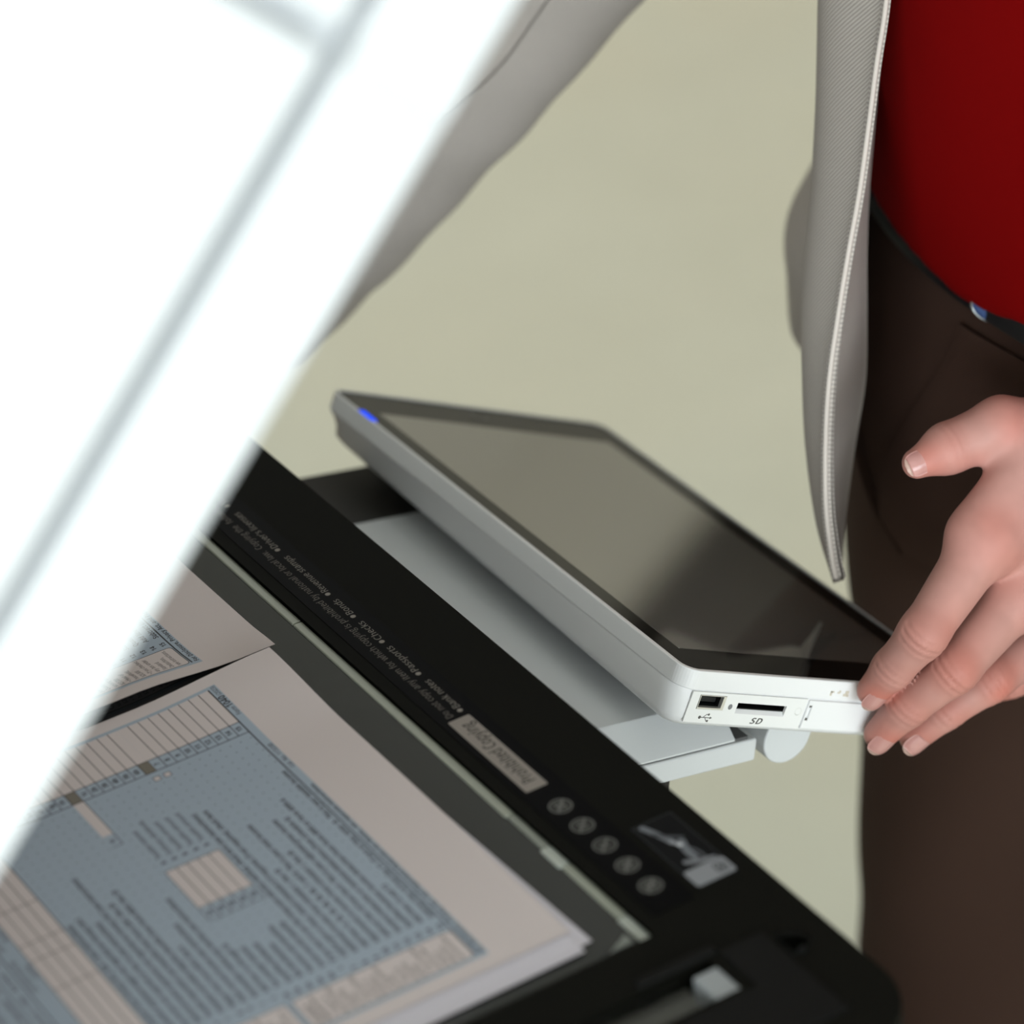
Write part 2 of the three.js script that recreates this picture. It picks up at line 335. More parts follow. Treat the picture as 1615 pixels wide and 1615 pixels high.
    for (let i = 0; i < 5; i++) {
      const x = X(-0.1405 - i * 0.0138), z = Z(0.0627), r = 20;
      c.lineWidth = 3; c.strokeStyle = '#6a6a66'; c.fillStyle = '#353533'; c.beginPath(); c.arc(x, z, r, 0, 7); c.fill(); c.stroke();
      c.lineWidth = 2.4;
      if (i === 0 || i === 3) { c.strokeRect(x - 11, z - 7, 22, 14); c.beginPath(); c.arc(x, z, 4, 0, 7); c.stroke(); }
      else if (i === 1) { c.beginPath(); c.arc(x - 5, z, 6, 0, 7); c.stroke(); c.beginPath(); c.arc(x + 6, z, 6, 0, 7); c.stroke(); }
      else if (i === 2) { c.beginPath(); c.arc(x, z - 4, 5, 0, 7); c.stroke(); c.beginPath(); c.arc(x, z + 10, 9, 3.3, 6.1); c.stroke(); }
      else { c.strokeRect(x - 9, z - 9, 12, 16); c.strokeRect(x - 2, z - 5, 12, 14); }
      c.lineWidth = 4; c.beginPath(); c.moveTo(x - 14, z - 14); c.lineTo(x + 14, z + 14); c.stroke();
    }
  });
  decal('notice_strip', strip, SX0, SX1, SZ0, SZ1, FY + 0.0003, 0.0003, 0.45, copier).userData.label = 'black notice strip with grey Prohibited Copying lettering';
  // picture label beside it
  const pic = canvasTex(320, 144, (c, w, h) => {
    c.fillStyle = '#161617'; c.fillRect(0, 0, w, h);
    c.fillStyle = '#8a8c90'; c.beginPath(); c.roundRect(3, 3, 74, h - 6, 12); c.fill();
    c.fillStyle = '#2b2c2e'; c.lineWidth = 4; c.strokeStyle = '#2b2c2e'; c.beginPath(); c.roundRect(20, 92, 38, 34, 8); c.stroke(); c.beginPath(); c.arc(39, 109, 9, 0, 7); c.stroke(); c.fillRect(30, 104, 8, 9);
    // a plain blurred grey motif
    c.strokeStyle = '#7c7f84'; c.lineCap = 'round';
    for (const [wd, pts, col] of [[22, [[300, 30], [250, 52], [205, 62]], '#6d7075'], [14, [[205, 62], [185, 74], [150, 80]], '#9a9da2'], [26, [[190, 86], [150, 70], [118, 76]], '#707378'], [12, [[262, 36], [225, 70], [206, 100]], '#4b4d51'], [9, [[150, 92], [128, 104], [96, 100]], '#56585c'], [18, [[110, 40], [92, 70], [84, 118]], '#7b7d82']]) {
      c.strokeStyle = col; c.lineWidth = wd; c.beginPath(); c.moveTo(...pts[0]); c.quadraticCurveTo(...pts[1], ...pts[2]); c.stroke();
    }
    c.fillStyle = '#c9ccd0'; c.beginPath(); c.arc(182, 74, 8, 0, 7); c.fill();
    c.strokeStyle = '#3a3b3d'; c.lineWidth = 3; c.strokeRect(79, 4, w - 84, h - 8);
  });
  decal('picture_label', pic, -0.2067, -0.166, 0.0742, 0.0908, FY + 0.0004, 0.0004, 0.3, copier).userData.label = 'small grey picture label with a white strip';

  // lid, hinged along the back edge and raised
  const lid = group('lid', copier, [0, 0.9555, -0.3329]); lid.rotation.x = -47.36 * D;
  const X0 = -0.27, X1 = 0.335, L = 0.585, H = 0.165;
  mesh('lid_core', box(X0 + 0.012, X1 - 0.004, 0.004, H - 0.006, 0.006, L - 0.006), lidM, lid);
  mesh('lower_shell', box(X0, X1, 0, 0.0372, 0, 0.4522, 0.003), lidM, lid);
  mesh('front_shell', box(X0, X1, 0, 0.0372, 0.4584, L, 0.003), lidM, lid);
  mesh('seam_filler', box(X0 + 0.0007, X1 - 0.002, 0.001, 0.0366, 0.4500, 0.461), lidM, lid);
  mesh('feeder_cover', box(X0 + 0.0005, X1, 0.0428, H, 0, 0.4522, 0.004), lidM, lid);
  mesh('feeder_front', box(X0 + 0.0005, X1, 0.0428, H, 0.4582, L, 0.004), lidM, lid);
  mesh('lid_pad', box(X0 + 0.045, X1 - 0.06, -0.007, 0.0005, 0.06, 0.39, 0.002), mat(0.82, 0.82, 0.8, 0.7), lid);
  for (const x of [-0.17, 0.24]) mesh('hinge', box(x - 0.03, x + 0.03, 0.93, 0.965, -0.372, -0.335, 0.004), blackPl2, copier);

  // body below the scanner
  const bodyM = mat(0.62, 0.63, 0.62, 0.5), dk = mat(0.03, 0.03, 0.03, 0.5);
  mesh('main_body', box(-0.285, 0.335, 0.06, 0.9215, -0.355, 0.075, 0.008), bodyM, copier);
  mesh('plinth', box(-0.27, 0.32, 0.0, 0.06, -0.34, 0.06), dk, copier);
  for (let i = 0; i < 3; i++) {
    const tr = mesh('paper_tray', box(-0.275, 0.325, 0.08 + i * 0.17, 0.24 + i * 0.17, 0.0755, 0.092, 0.005), bodyM, copier);
    mesh('handle', box(-0.08, 0.13, 0.19 + i * 0.17, 0.215 + i * 0.17, 0.0915, 0.0945, 0.001), dk, tr);
  }
  mesh('front_door', box(-0.275, 0.325, 0.60, 0.82, 0.0755, 0.09, 0.005), bodyM, copier);

  // mount for the touch panel
  mesh('panel_bracket', (() => {
    const g = mergeGeometries([box(-0.0555, 0.1445, -0.085, -0.0225, -0.06, 0.028, 0.0015), box(0.1447, 0.1935, -0.085, -0.001, -0.06, 0.055, 0.0015)]); g.rotateX(11 * D); return g.translate(0, 0.8975, 0.1385);
  })(), mat(0.013, 0.011, 0.009, 0.5), copier);
  const arm = group('panel_arm', copier, [0, 0.8975, 0.1385]); arm.rotation.x = 11 * D;
  mesh('arm_plate', box(-0.0435, 0.1435, -0.0025, 0, -0.05, 0.055, 0.0005), greyPl, arm);
  { const w = new THREE.Shape(); w.moveTo(-0.0436, -0.0001); w.lineTo(-0.0575, -0.0104); w.lineTo(-0.0575, -0.0112); w.lineTo(-0.0436, -0.0112); w.closePath();
    mesh('arm_bevel', new THREE.ExtrudeGeometry(w, { depth: 0.105, bevelEnabled: false }).translate(0, 0, -0.05), greyPl, arm); }
  mesh('arm_side', box(-0.0578, 0.1442, -0.0222, -0.0122, -0.05, 0.066, 0.001), greyPl, arm);
  mesh('arm_gap', box(-0.0566, 0.1428, -0.0125, -0.0108, -0.05, 0.062), mat(0.08, 0.08, 0.08, 0.6), arm);
  // hinge barrel: a tongue rounded at its lower end
  const s = new THREE.Shape(); s.moveTo(-0.0105, 0.011); s.lineTo(-0.0105, 0); s.absarc(0, 0, 0.0105, Math.PI, 2 * Math.PI, false); s.lineTo(0.0105, 0.011); s.closePath();
  const bar = new THREE.ExtrudeGeometry(s, { depth: 0.03, bevelEnabled: true, bevelThickness: 0.0008, bevelSize: 0.0008, bevelSegments: 2, curveSegments: 20 });
  bar.rotateY(-Math.PI / 2); bar.rotateX(27 * D);
  for (const x of [-0.0275, 0.14]) mesh('hinge_barrel', bar.clone().translate(x, 0.8672, 0.2148), greyPl, copier).userData.label = 'grey rounded hinge barrel';
}

// ---------------------------------------------------------------- touch panel on the copier (local x along the machine, y out of the screen, z towards the operator)
{
  const p = group('control_panel', copier, [-0.0717, 0.9298, 0.1615]); p.rotation.x = 27 * D;
  p.userData.label = 'white tilting touch panel with black screen';
  const W = 0.272, Dp = 0.1526, R = 0.0078;
  mesh('upper_housing', slab(rrectPts(0, W, 0, Dp, R, 10), [rrectPts(0.0014, W - 0.0014, 0.0014, Dp - 0.0014, R - 0.0014, 10)], -0.0080, 0, 0.0005), whitePl, p);
  const glassM = mat(0.004, 0.004, 0.004, 0.06, { ior: 1.5 });
  mesh('screen_bezel', slab(rrectPts(0.0016, W - 0.0016, 0.0016, Dp - 0.0016, R - 0.0016, 10), [], -0.004, -0.0005), glassM, p).userData.label = 'glossy black screen border';
  mesh('display', slab(rrectPts(0.0213, 0.2475, 0.0118, 0.1389, 0.0004, 2), [], -0.003, -0.00042), mat(0.62, 0.61, 0.59, 0.06, { metalness: 0.9 }), p).userData.label = 'dark switched-off display';
  mesh('status_light', box(0.2358, 0.2470, -0.003, 0.0004, 0.0003, 0.0034, 0.0004), new THREE.MeshStandardMaterial({ color: lin(0.0, 0.01, 0.1), roughness: 0.8, emissive: lin(0.0, 0.07, 1.0), emissiveIntensity: 1.3 }), p).userData.label = 'blue status light';
  // home mark printed on the bezel
  const hm = mat(0.10, 0.095, 0.085, 0.5);
  const ring = new THREE.Shape(); for (let i = 0; i < 6; i++) { const a = (i * 60 + 30) * D; ring[i ? 'lineTo' : 'moveTo'](0.0052 * Math.cos(a), 0.0052 * Math.sin(a)); } ring.closePath();
  const hp = new THREE.Path(); for (let i = 0; i < 6; i++) { const a = (i * 60 + 30) * D; hp[i ? 'lineTo' : 'moveTo'](0.0033 * Math.cos(a), 0.0033 * Math.sin(a)); } hp.closePath(); ring.holes.push(hp);
  mesh('home_mark', new THREE.ExtrudeGeometry(ring, { depth: 0.00008, bevelEnabled: false }).rotateX(-Math.PI / 2).translate(0.2597, -0.00048, 0.0735), hm, p);

  // lower shell: lofted, with its long side stepped in behind the corner block
  const rings = [];
  for (const [y, ins] of [[-0.0079, 0.0007], [-0.0086, 0.0003], [-0.012, 0.0003], [-0.0195, 0.0004], [-0.0216, 0.0009], [-0.0232, 0.0024], [-0.024, 0.0055]]) {
    const deep = smooth(-0.008, -0.0135, y);
    rings.push(rrectPts(ins, W - ins, ins, Dp - ins - 0.006 * smooth(-0.012, -0.024, y), R - ins * 0.6, 14).map(([x, z]) => {
      const near = 1 - smooth(0.004, 0.03, z);
      return V(x, y, z + near * (0.0045 * deep + 0.006 * smooth(-0.016, -0.024, y)) * smooth(0.022, 0.034, x));
    }));
  }
  // denser points along the long side so that the step keeps its shape
  const dense = rings.map(r => { const o = []; r.forEach((a, i) => { const b = r[(i + 1) % r.length], n = Math.max(1, Math.ceil(a.distanceTo(b) / 0.006)); for (let q = 0; q < n; q++) o.push(a.clone().lerp(b, q / n)); }); return o; });
  const nMax = dense.map(d => d.length).reduce((a, b) => Math.max(a, b));
  const same = rings.map(r => {
    const c = []; let tot = 0; const seg = r.map((a, i) => { const l = a.distanceTo(r[(i + 1) % r.length]); tot += l; return l; });
    for (let q = 0; q < nMax; q++) { let s = q / nMax * tot, i = 0; while (s > seg[i]) s -= seg[i++]; c.push(r[i].clone().lerp(r[(i + 1) % r.length], s / seg[i])); }
    for (const v of c) { const near = 1; v.z += 0; }
    return c;
  });
  const bend = same.map((r, k) => { const y = r[0].y, deep = smooth(-0.008, -0.0135, y); return r; });
  let shell = loft(bend);
  {
    const ev = new Evaluator(); ev.attributes = ['position', 'normal', 'uv']; ev.useGroups = false;
    let a = new Brush(shell); a.updateMatrixWorld();
    for (const [z0, z1, y0, y1, dep] of [[0.0106, 0.0239, -0.0154, -0.0094, 0.012], [0.0305, 0.0555, -0.0163, -0.0118, 0.014]]) {
      const b = new Brush(box(-0.004, dep, y0, y1, z0, z1)); b.updateMatrixWorld();
      a = ev.evaluate(a, b, SUBTRACTION); a.updateMatrixWorld();
    }
    shell = a.geometry;
  }
  mesh('lower_shell', shell, whitePl, p);
  const metal = mat(0.72, 0.70, 0.66, 0.3, { metalness: 0.7 }), dark = mat(0.006, 0.006, 0.006, 0.5);
  // port panel: a thin plate with print, in a picture frame of its own
  const tex = canvasTex(960, 208, (c, w, h) => {
    const S = w / 0.0585, X = z => (z - 0.0066) * S, Y = y => (-0.0083 - y) * S;
    c.fillStyle = '#e6e6e4'; c.fillRect(0, 0, w, h);
    c.fillStyle = '#77777a'; c.beginPath(); c.ellipse(X(0.0272), Y(-0.0137), 17, 19, 0, 0, 7); c.fill();
    c.strokeStyle = c.fillStyle = '#4c4a48'; c.lineWidth = 5;
    // trident
    const ux = X(0.0168), uy = Y(-0.0188); c.beginPath(); c.moveTo(ux - 44, uy); c.lineTo(ux + 40, uy); c.moveTo(ux - 18, uy); c.lineTo(ux + 4, uy - 22); c.lineTo(ux + 18, uy - 22); c.moveTo(ux - 2, uy); c.lineTo(ux + 14, uy + 22); c.lineTo(ux + 24, uy + 22); c.stroke();
    c.beginPath(); c.arc(ux - 46, uy, 11, 0, 7); c.fill(); c.fillRect(ux + 18, uy + 15, 14, 14); c.beginPath(); c.arc(ux + 22, uy - 22, 8, 0, 7); c.fill(); c.beginPath(); c.moveTo(ux + 38, uy - 9); c.lineTo(ux + 56, uy); c.lineTo(ux + 38, uy + 9); c.fill();
    // card mark
    c.font = 'italic bold 58px sans-serif'; c.textBaseline = 'middle'; c.save(); c.translate(X(0.0394), Y(-0.0189)); c.scale(1.45, 1); c.fillText('SD', 0, 0); c.restore();
    c.lineWidth = 3; c.strokeStyle = '#cfcfca'; c.beginPath(); c.arc(X(0.0621), Y(-0.0137), 25, 0, 7); c.stroke(); c.strokeStyle = '#a9a9a4'; c.beginPath(); c.arc(X(0.0621), Y(-0.0137), 25, 1.0, 2.6); c.stroke();
  });
  // plate geometry in the y-z plane facing -x, with holes for the two ports
  const P = pts => pts.map(([z, y]) => new THREE.Vector2(z, y));
  const rect = (a, b, c, d) => P([[a, c], [b, c], [b, d], [a, d]]);
  const sh = new THREE.Shape(rect(0.0066, 0.0651, -0.0210, -0.0083));
  sh.holes.push(new THREE.Path(rect(0.0106, 0.0239, -0.0154, -0.0094)), new THREE.Path(rect(0.0305, 0.0555, -0.0163, -0.0118)));
  const pg = new THREE.ExtrudeGeometry(sh, { depth: 0.0006, bevelEnabled: false });
  { const q = pg.attributes.position, uv = pg.attributes.uv; for (let i = 0; i < q.count; i++) uv.setXY(i, (q.getX(i) - 0.0066) / 0.0585, 1 - (-0.0083 - q.getY(i)) / 0.01268); }
  pg.rotateY(-Math.PI / 2);                                            // shape x -> +z, extrusion -> -x
  mesh('port_plate', pg.translate(0.0003, 0, 0), new THREE.MeshPhysicalMaterial({ map: tex, roughness: 0.4 }), p).userData.label = 'white port plate with USB and SD marks';
  // USB socket: folded metal shell, tongue, dark back
  const us = new THREE.Shape(rect(0.0107, 0.0238, -0.0153, -0.0095)); us.holes.push(new THREE.Path(rect(0.0111, 0.0223, -0.0145, -0.0098)));
  mesh('usb_socket', new THREE.ExtrudeGeometry(us, { depth: 0.0014, bevelEnabled: true, bevelThickness: 0.0002, bevelSize: 0.0001, bevelOffset: -0.0001, bevelSegments: 1 }).rotateY(-Math.PI / 2).translate(0.0010, 0, 0), metal, p).userData.label = 'metal USB socket';
  mesh('usb_cavity', new THREE.ExtrudeGeometry(us, { depth: 0.009, bevelEnabled: false }).rotateY(-Math.PI / 2).translate(0.0103, 0, 0), dark, p);
  mesh('usb_tongue', box(0.0030, 0.0105, -0.0136, -0.0116, 0.0122, 0.0219), dark, p);
  mesh('usb_back', box(0.0104, 0.0114, -0.0152, -0.0096, 0.0108, 0.0237), dark, p);
  mesh('sd_slot', mergeGeometries([box(0.0010, 0.0132, -0.0118, -0.0119 + 0.00005, 0.0306, 0.0554), box(0.0125, 0.0135, -0.0160, -0.0119, 0.0306, 0.0554), box(0.0008, 0.0130, -0.01475, -0.0144, 0.0306, 0.0554), box(0.0008, 0.0130, -0.0144, -0.0120, 0.0306, 0.0308), box(0.0008, 0.0130, -0.0144, -0.0120, 0.0552, 0.0554)]), dark, p).userData.label = 'dark memory card slot';
  mesh('slot_lip', (() => { const g = new THREE.BufferGeometry(); const a = [[-0.0003, -0.0163, 0.0305], [-0.0003, -0.0163, 0.0555], [0.0016, -0.0144, 0.0553], [0.0016, -0.0144, 0.0307], [0.002, -0.0163, 0.0305], [0.002, -0.0163, 0.0555]]; g.setAttribute('position', new THREE.Float32BufferAttribute(a.flat(), 3)); g.setIndex([0, 1, 2, 0, 2, 3, 0, 4, 5, 0, 5, 1, 3, 2, 5, 3, 5, 4, 0, 3, 4, 1, 5, 2]); const h = g.toNonIndexed(); h.computeVertexNormals(); return h; })(), whitePl, p);
  // small hatch next to the ports, with a pull slot
  const ds = new THREE.Shape(rect(0.0660, 0.1290, -0.0207, -0.0086)); ds.holes.push(new THREE.Path(rect(0.0668, 0.0683, -0.0172, -0.0108)));
  mesh('hatch', new THREE.ExtrudeGeometry(ds, { depth: 0.0009, bevelEnabled: true, bevelThickness: 0.0002, bevelSize: 0.0002, bevelOffset: -0.0002, bevelSegments: 1 }).rotateY(-Math.PI / 2).translate(0.0005, 0, 0), whitePl, p);
  const nub = mat(0.12, 0.11, 0.1, 0.6);
  for (const y of [-0.0112, -0.0169]) mesh('hatch_latch', box(-0.0003, 0.0006, y - 0.0005, y + 0.0005, 0.0669, 0.0682), nub, p);
  // faint marks on the rim
  const mk = mat(0.62, 0.56, 0.46, 0.6);
  const dots = [[0.0757, -0.0052, 0.0004, 0.0009], [0.0762, -0.0045, 0.0008, 0.0003], [0.0795, -0.0047, 0.0006, 0.0003], [0.0800, -0.0042, 0.0004, 0.0004], [0.0838, -0.0043, 0.0008, 0.0006], [0.0832, -0.0055, 0.0010, 0.0005], [0.0845, -0.0057, 0.0005, 0.0004]];
  for (const [z, y, a, b] of dots) mesh('rim_mark', box(-0.00025, 0.0002, y - b, y + b, z - a, z + a), mk, p);
  for (let i = 0; i < 9; i++) mesh('edge_chip', box(0.0034 - 0.0004, 0.0036, -0.0233 - 0.0003, -0.0231, 0.078 + i * 0.0021 + rnd() * 0.001, 0.079 + i * 0.0021 + rnd() * 0.001), mk, p);
}

// ---------------------------------------------------------------- paper forms on the glass
const PG = { x0: 13, x1: 592, y0: 9, y1: 829 };
const formTex = canvasTex(1440, 2040, (c, W, H) => {
  const s = W / (PG.x1 - PG.x0); c.scale(s, s); c.translate(-PG.x0, -PG.y0);
  const paper = '#f3e6e2', tint = '#bccad8', ink = '#1b1614', row = 11.75, B = 743;
  c.fillStyle = paper; c.fillRect(PG.x0, PG.y0, 600, 830);
  c.fillStyle = tint; c.fillRect(32, 62, 541, B + 10 - 62);
  const T = (t, x, y, sz = 7.6, f = '', w = 0) => {
    c.fillStyle = ink; c.font = f + ' ' + sz + 'px sans-serif'; c.textBaseline = 'alphabetic';
    if (!w) return c.fillText(t, x, y);
    c.save(); c.translate(x, y); c.scale(w / c.measureText(t).width, 1); c.fillText(t, 0, 0); c.restore();
  };
  const Ln = (x0, y0, x1, y1, w = 0.7) => { c.strokeStyle = ink; c.lineWidth = w; c.beginPath(); c.moveTo(x0, y0); c.lineTo(x1, y1); c.stroke(); };
  const Wb = (x0, y0, x1, y1) => { c.fillStyle = paper; c.fillRect(x0, y0, x1 - x0, y1 - y0); };
  const nums = ['15', '14', '13', '12', '11', '10', '9', '8', '7', '', '6b', '5b', '4b', '3b', '2b', '1z', '', '1h', '1g', '1f', '1e', '1d', '1c', '1b', '1a'];
  const left = [['15', 'Subtract line 14 from line 11. If zero or less, enter -0-. This is your taxable income'], ['14', 'Add lines 12 and 13'], ['13', 'Qualified business income deduction from Form 8995 or Form 8995-A'],
    ['12', 'Standard deduction or itemized deductions (from Schedule A)'], ['11', 'Subtract line 10 from line 9. This is your adjusted gross income'], ['10', 'Adjustments to income from Schedule 1, line 26'], ['9', 'Add lines 1z, 2b, 3b, 4b, 5b, 6b, 7, and 8. This is your total income'],
    ['8', 'Additional income from Schedule 1, line 10'], ['7', 'Capital gain or (loss). Attach Schedule D if required. If not required, check here'], ['c', 'If you elect to use the lump-sum election method, check here (see instructions)'],
    ['6a', 'Social security benefits'], ['5a', 'Pensions and annuities'], ['4a', 'IRA distributions'], ['3a', 'Qualified dividends'], ['2a', 'Tax-exempt interest'],
    ['z', 'Add lines 1a through 1h'], ['i', 'Nontaxable combat pay election (see instructions)'], ['h', 'Other earned income (see instructions)'], ['g', 'Wages from Form 8919, line 6'], ['f', 'Employer-provided adoption benefits from Form 8839, line 29'],
    ['e', 'Taxable dependent care benefits from Form 2441, line 26'], ['d', 'Medicaid waiver payments not reported on Form(s) W-2 (see instructions)'], ['c', 'Tip income not reported on line 1a (see instructions)'], ['b', 'Household employee wages not reported on Form(s) W-2'], ['1a', 'Total amount from Form(s) W-2, box 1 (see instructions)']];
  const rights = { 10: 'Taxable amount', 11: 'Taxable amount', 12: 'Taxable amount', 13: 'Ordinary dividends', 14: 'Taxable interest' };
  const dim = (a) => { c.fillStyle = `rgba(59,53,50,${a})`; };
  for (let r = 0; r < 25; r++) {
    const y1 = B - r * row, y0 = y1 - row, by = y1 - 3;
    if (nums[r] || r === 9 || r === 16) {
      if (nums[r]) { Wb(500, y0, 568, y1); } else { Wb(500, y0, 568, y1); }
      if (r !== 9) Ln(479, y1, 568, y1); else Ln(479, y1, 500, y1);
    }
    if (!nums[r]) { c.fillStyle = '#8b8376'; c.fillRect(479, y0, 21, row); }
    else T(nums[r], 489.5 - nums[r].length * 2.3, by, 8, 'bold');
    const [n, t] = left[r];
    T(n, n.length > 1 || /[0-9]/.test(n) ? 88 : 95, by, 8, 'bold');
    c.font = '7.8px sans-serif';
    const w = c.measureText(t).width * 1.02; T(t, 108, by, 8.4, 'bold', w);
    const end = 108 + w, stop = r === 16 ? 385 : 472;
    if (rights[r]) {
      const y = by; T('b', 336, y, 8, 'bold'); T(rights[r], 346, y, 7.8);
      Wb(255, y0, 324, y1); Ln(231, y1, 324, y1); Ln(231, y0, 324, y0); T(`${12 - (r - 4)}`.slice(0, 0) + ({ 10: '6a', 11: '5a', 12: '4a', 13: '3a', 14: '2a' })[r], 238, by, 8, 'bold');
      dim(0.75); for (let x = 412; x < 472; x += 13) c.fillRect(x, by - 1.2, 1.3, 1.3);
      dim(0.75); for (let x = end + 8; x < 228; x += 13) c.fillRect(x, by - 1.2, 1.3, 1.3);
    } else { dim(0.75); for (let x = Math.ceil((end + 6) / 13) * 13; x < stop; x += 13) c.fillRect(x, by - 1.2, 1.3, 1.3); }
    if (r === 16) { Wb(412, y0, 479, y1); Ln(391, y1, 479, y1); Ln(391, y0, 391, y1); T('1i', 397, by, 8, 'bold'); }
    if (r === 8 || r === 9) { Wb(463, by - 6.5, 470, by + 0.5); c.strokeStyle = ink; c.lineWidth = 0.6; c.strokeRect(463, by - 6.5, 7, 7); }
  }
  Ln(231, B - 15 * row, 231, B - 10 * row); Ln(255, B - 15 * row, 255, B - 10 * row); Ln(324, B - 15 * row, 324, B - 10 * row);
  Ln(479, B - 25 * row, 479, B, 1); Ln(500, B - 25 * row, 500, B, 0.9);
  Ln(37, B, 568, B, 1.5); Ln(37, B - 25 * row, 568, B - 25 * row, 1.2);
  // standard deduction box
  c.fillStyle = paper; c.beginPath(); c.roundRect(37, 571, 46, B - 573, 5); c.fill(); c.strokeStyle = ink; c.lineWidth = 0.7; c.stroke();
  T('Standard', 40, 582, 7, 'bold'); T('Deduction for—', 40, 590, 6.2, 'bold', 41);
  ['• Single or', 'Married filing', 'separately,', '$13,850', '• Married filing', 'jointly or', 'Qualifying', 'surviving spouse,', '$27,700', '• Head of', 'household,', '$20,800', '• If you checked', 'any box under', 'Standard', 'Deduction,', 'see instructions.'].forEach((t, i) => T(t, 40, 601 + i * 8.2, 6.6, '', Math.min(41, t.length * 2.9)));
  c.fillStyle = paper; c.beginPath(); c.roundRect(37, 460, 46, 105, 5); c.fill(); c.stroke();
  ['Attach Form(s)', 'W-2 here. Also', 'attach Forms', 'W-2G and', '1099-R if tax', 'was withheld.', '', 'If you did not', 'get a Form', 'W-2, see', 'instructions.'].forEach((t, i) => T(t, 40, 480 + i * 7.8, 6.6, i < 6 ? 'bold' : '', Math.max(4, Math.min(41, t.length * 2.9))));
  T('Income', 40, 471, 9, 'bold');
  // foot
  T('For Disclosure, Privacy Act, and Paperwork Reduction Act Notice, see separate instructions.', 37, B + 8.5, 7.4, 'bold');
  T('Cat. No. 11320B', 398, B + 8.5, 7); T('Form', 511, B + 8.5, 7); T('1040', 528, B + 8.8, 10.5, 'bold'); T('(2023)', 553, B + 8.5, 6.6);
  // dependents and upper part
  const dy = B - 25 * row;
  Wb(88, dy - 4 * row, 555, dy);
  for (let i = 0; i <= 4; i++) Ln(88, dy - i * row, 568, dy - i * row);
  for (const x of [230, 280, 306, 363, 470]) Ln(x, dy - 4 * row, x, dy);
  T('Dependents', 37, dy - 4 * row - 3, 8.5, 'bold'); T('(see instructions):', 90, dy - 4 * row - 3, 7.6); T('(2) Social security', 238, dy - 4 * row - 12, 7); T('number', 255, dy - 4 * row - 3, 7); T('(3) Relationship', 310, dy - 4 * row - 12, 7); T('to you', 322, dy - 4 * row - 3, 7); T('(4) Check the box if qualifies for (see instructions):', 372, dy - 4 * row - 12, 6.6); T('Child tax credit', 378, dy - 4 * row - 3, 6.6); T('Credit for other dependents', 474, dy - 4 * row - 3, 6.2);
  Ln(37, dy - 4 * row - 20, 568, dy - 4 * row - 20, 1);
  const up = dy - 4 * row - 26;
  [['Age/Blindness', 'You: Were born before January 2, 1959     Are blind     Spouse: Was born before January 2, 1959'], ['Standard', 'Someone can claim: You as a dependent     Your spouse as a dependent'], ['Deduction', 'Spouse itemizes on a separate return or you were a dual-status alien'], ['Digital', 'At any time during 2023, did you: (a) receive (as a reward, award, or payment for property or services);'], ['Assets', 'or (b) sell, exchange, or otherwise dispose of a digital asset (or a financial interest in a digital asset)?'], ['Filing Status', 'Single     Married filing jointly (even if only one had income)     Head of household (HOH)'], ['', 'Married filing separately (MFS)     Qualifying surviving spouse (QSS)']].forEach(([a, b], i) => {
    const y = up - i * 15; if (a) T(a, 37, y, 8, 'bold'); T(b, 108, y, 7.6);
    Wb(99, y - 6, 105, y); c.strokeStyle = ink; c.lineWidth = 0.6; c.strokeRect(99, y - 6, 6, 6); if (i % 2) Ln(37, y + 4, 568, y + 4);
  });
  for (let i = 0; i < 5; i++) { Wb(37, 100 + i * 24, 568, 100 + i * 24 + 15); Ln(37, 115 + i * 24, 568, 115 + i * 24); }
  T('U.S. Individual Income Tax Return', 130, 84, 15, 'bold'); T('1040', 50, 86, 24, 'bold'); T('2023', 360, 86, 22, 'bold');
});
function pageSheet(name, m, yBase, lift, tx, tz, turn, label) {
  const wx = (PG.x1 - PG.x0) * 0.00035278, wz = (PG.y1 - PG.y0) * 0.00035278, rows = [], N = 36;
  const o = group('tmp'); scene.remove(o); used.tmp = undefined;
  for (let i = 0; i <= N; i++) {
    const r = [];
    for (let j = 0; j <= N; j++) { const x = -wx + j / N * wx, z = -wz + i / N * wz; r.push(V(x, lift(1 + x / wx, 1 + z / wz), z)); }
    rows.push(r);
  }
  const q = mesh(name, sheet(rows, 0.00012, true), m);
  q.position.set(tx, yBase, tz); q.rotation.y = turn;
  return tag(q, label, 'paper');
}
{
  const pm = new THREE.MeshPhysicalMaterial({ map: formTex, roughness: 0.85, color: lin(0.66, 0.66, 0.67) });
  const blank = mat(0.59, 0.56, 0.61, 0.85);
  const bulge = (u, v) => 0.0011 * Math.sin(Math.PI * clamp(u)) * (0.4 + 0.6 * v);
  // u: 0 at the -x edge, 1 at the +x edge; v: 1 at the edge near the operator
  pageSheet('paper_sheet', blank, GY + 0.0003, (u, v) => 0.0002 + bulge(u, v) * 0.5, -0.0010, 0.0262, 1.9 * D, 'blank white sheet at the bottom of the paper stack on the scanner glass');
  pageSheet('paper_sheet', blank, GY + 0.0007, (u, v) => 0.0003 + bulge(u, v) * 0.7, -0.0045, 0.0262, 0.5 * D, 'white sheet tucked between the blank sheet and the form on the scanner glass');
  pageSheet('tax_form', pm, GY + 0.0012, (u, v) => 0.0006 + bulge(u, v) + 0.0032 * smooth(0.72, 1, u) * smooth(0.8, 1, v), 0.0060, 0.0289, 0, 'blue tinted tax form on top of the paper stack, numbered lines 7 to 15 showing');
  pageSheet('tax_form', pm, GY + 0.0004, (u, v) => 0.0004 + 0.0035 * (1 - smooth(0, 0.16, u)) * smooth(0.95, 0.8, v) * smooth(0.5, 0.75, v) + 0.0012 * (1 - smooth(0, 0.1, u)), 0.0105 + 0.2043, 0.0298 + 0.0015, 0.6 * D, 'second tax form lying beside the stack, half covered by the raised lid');
}

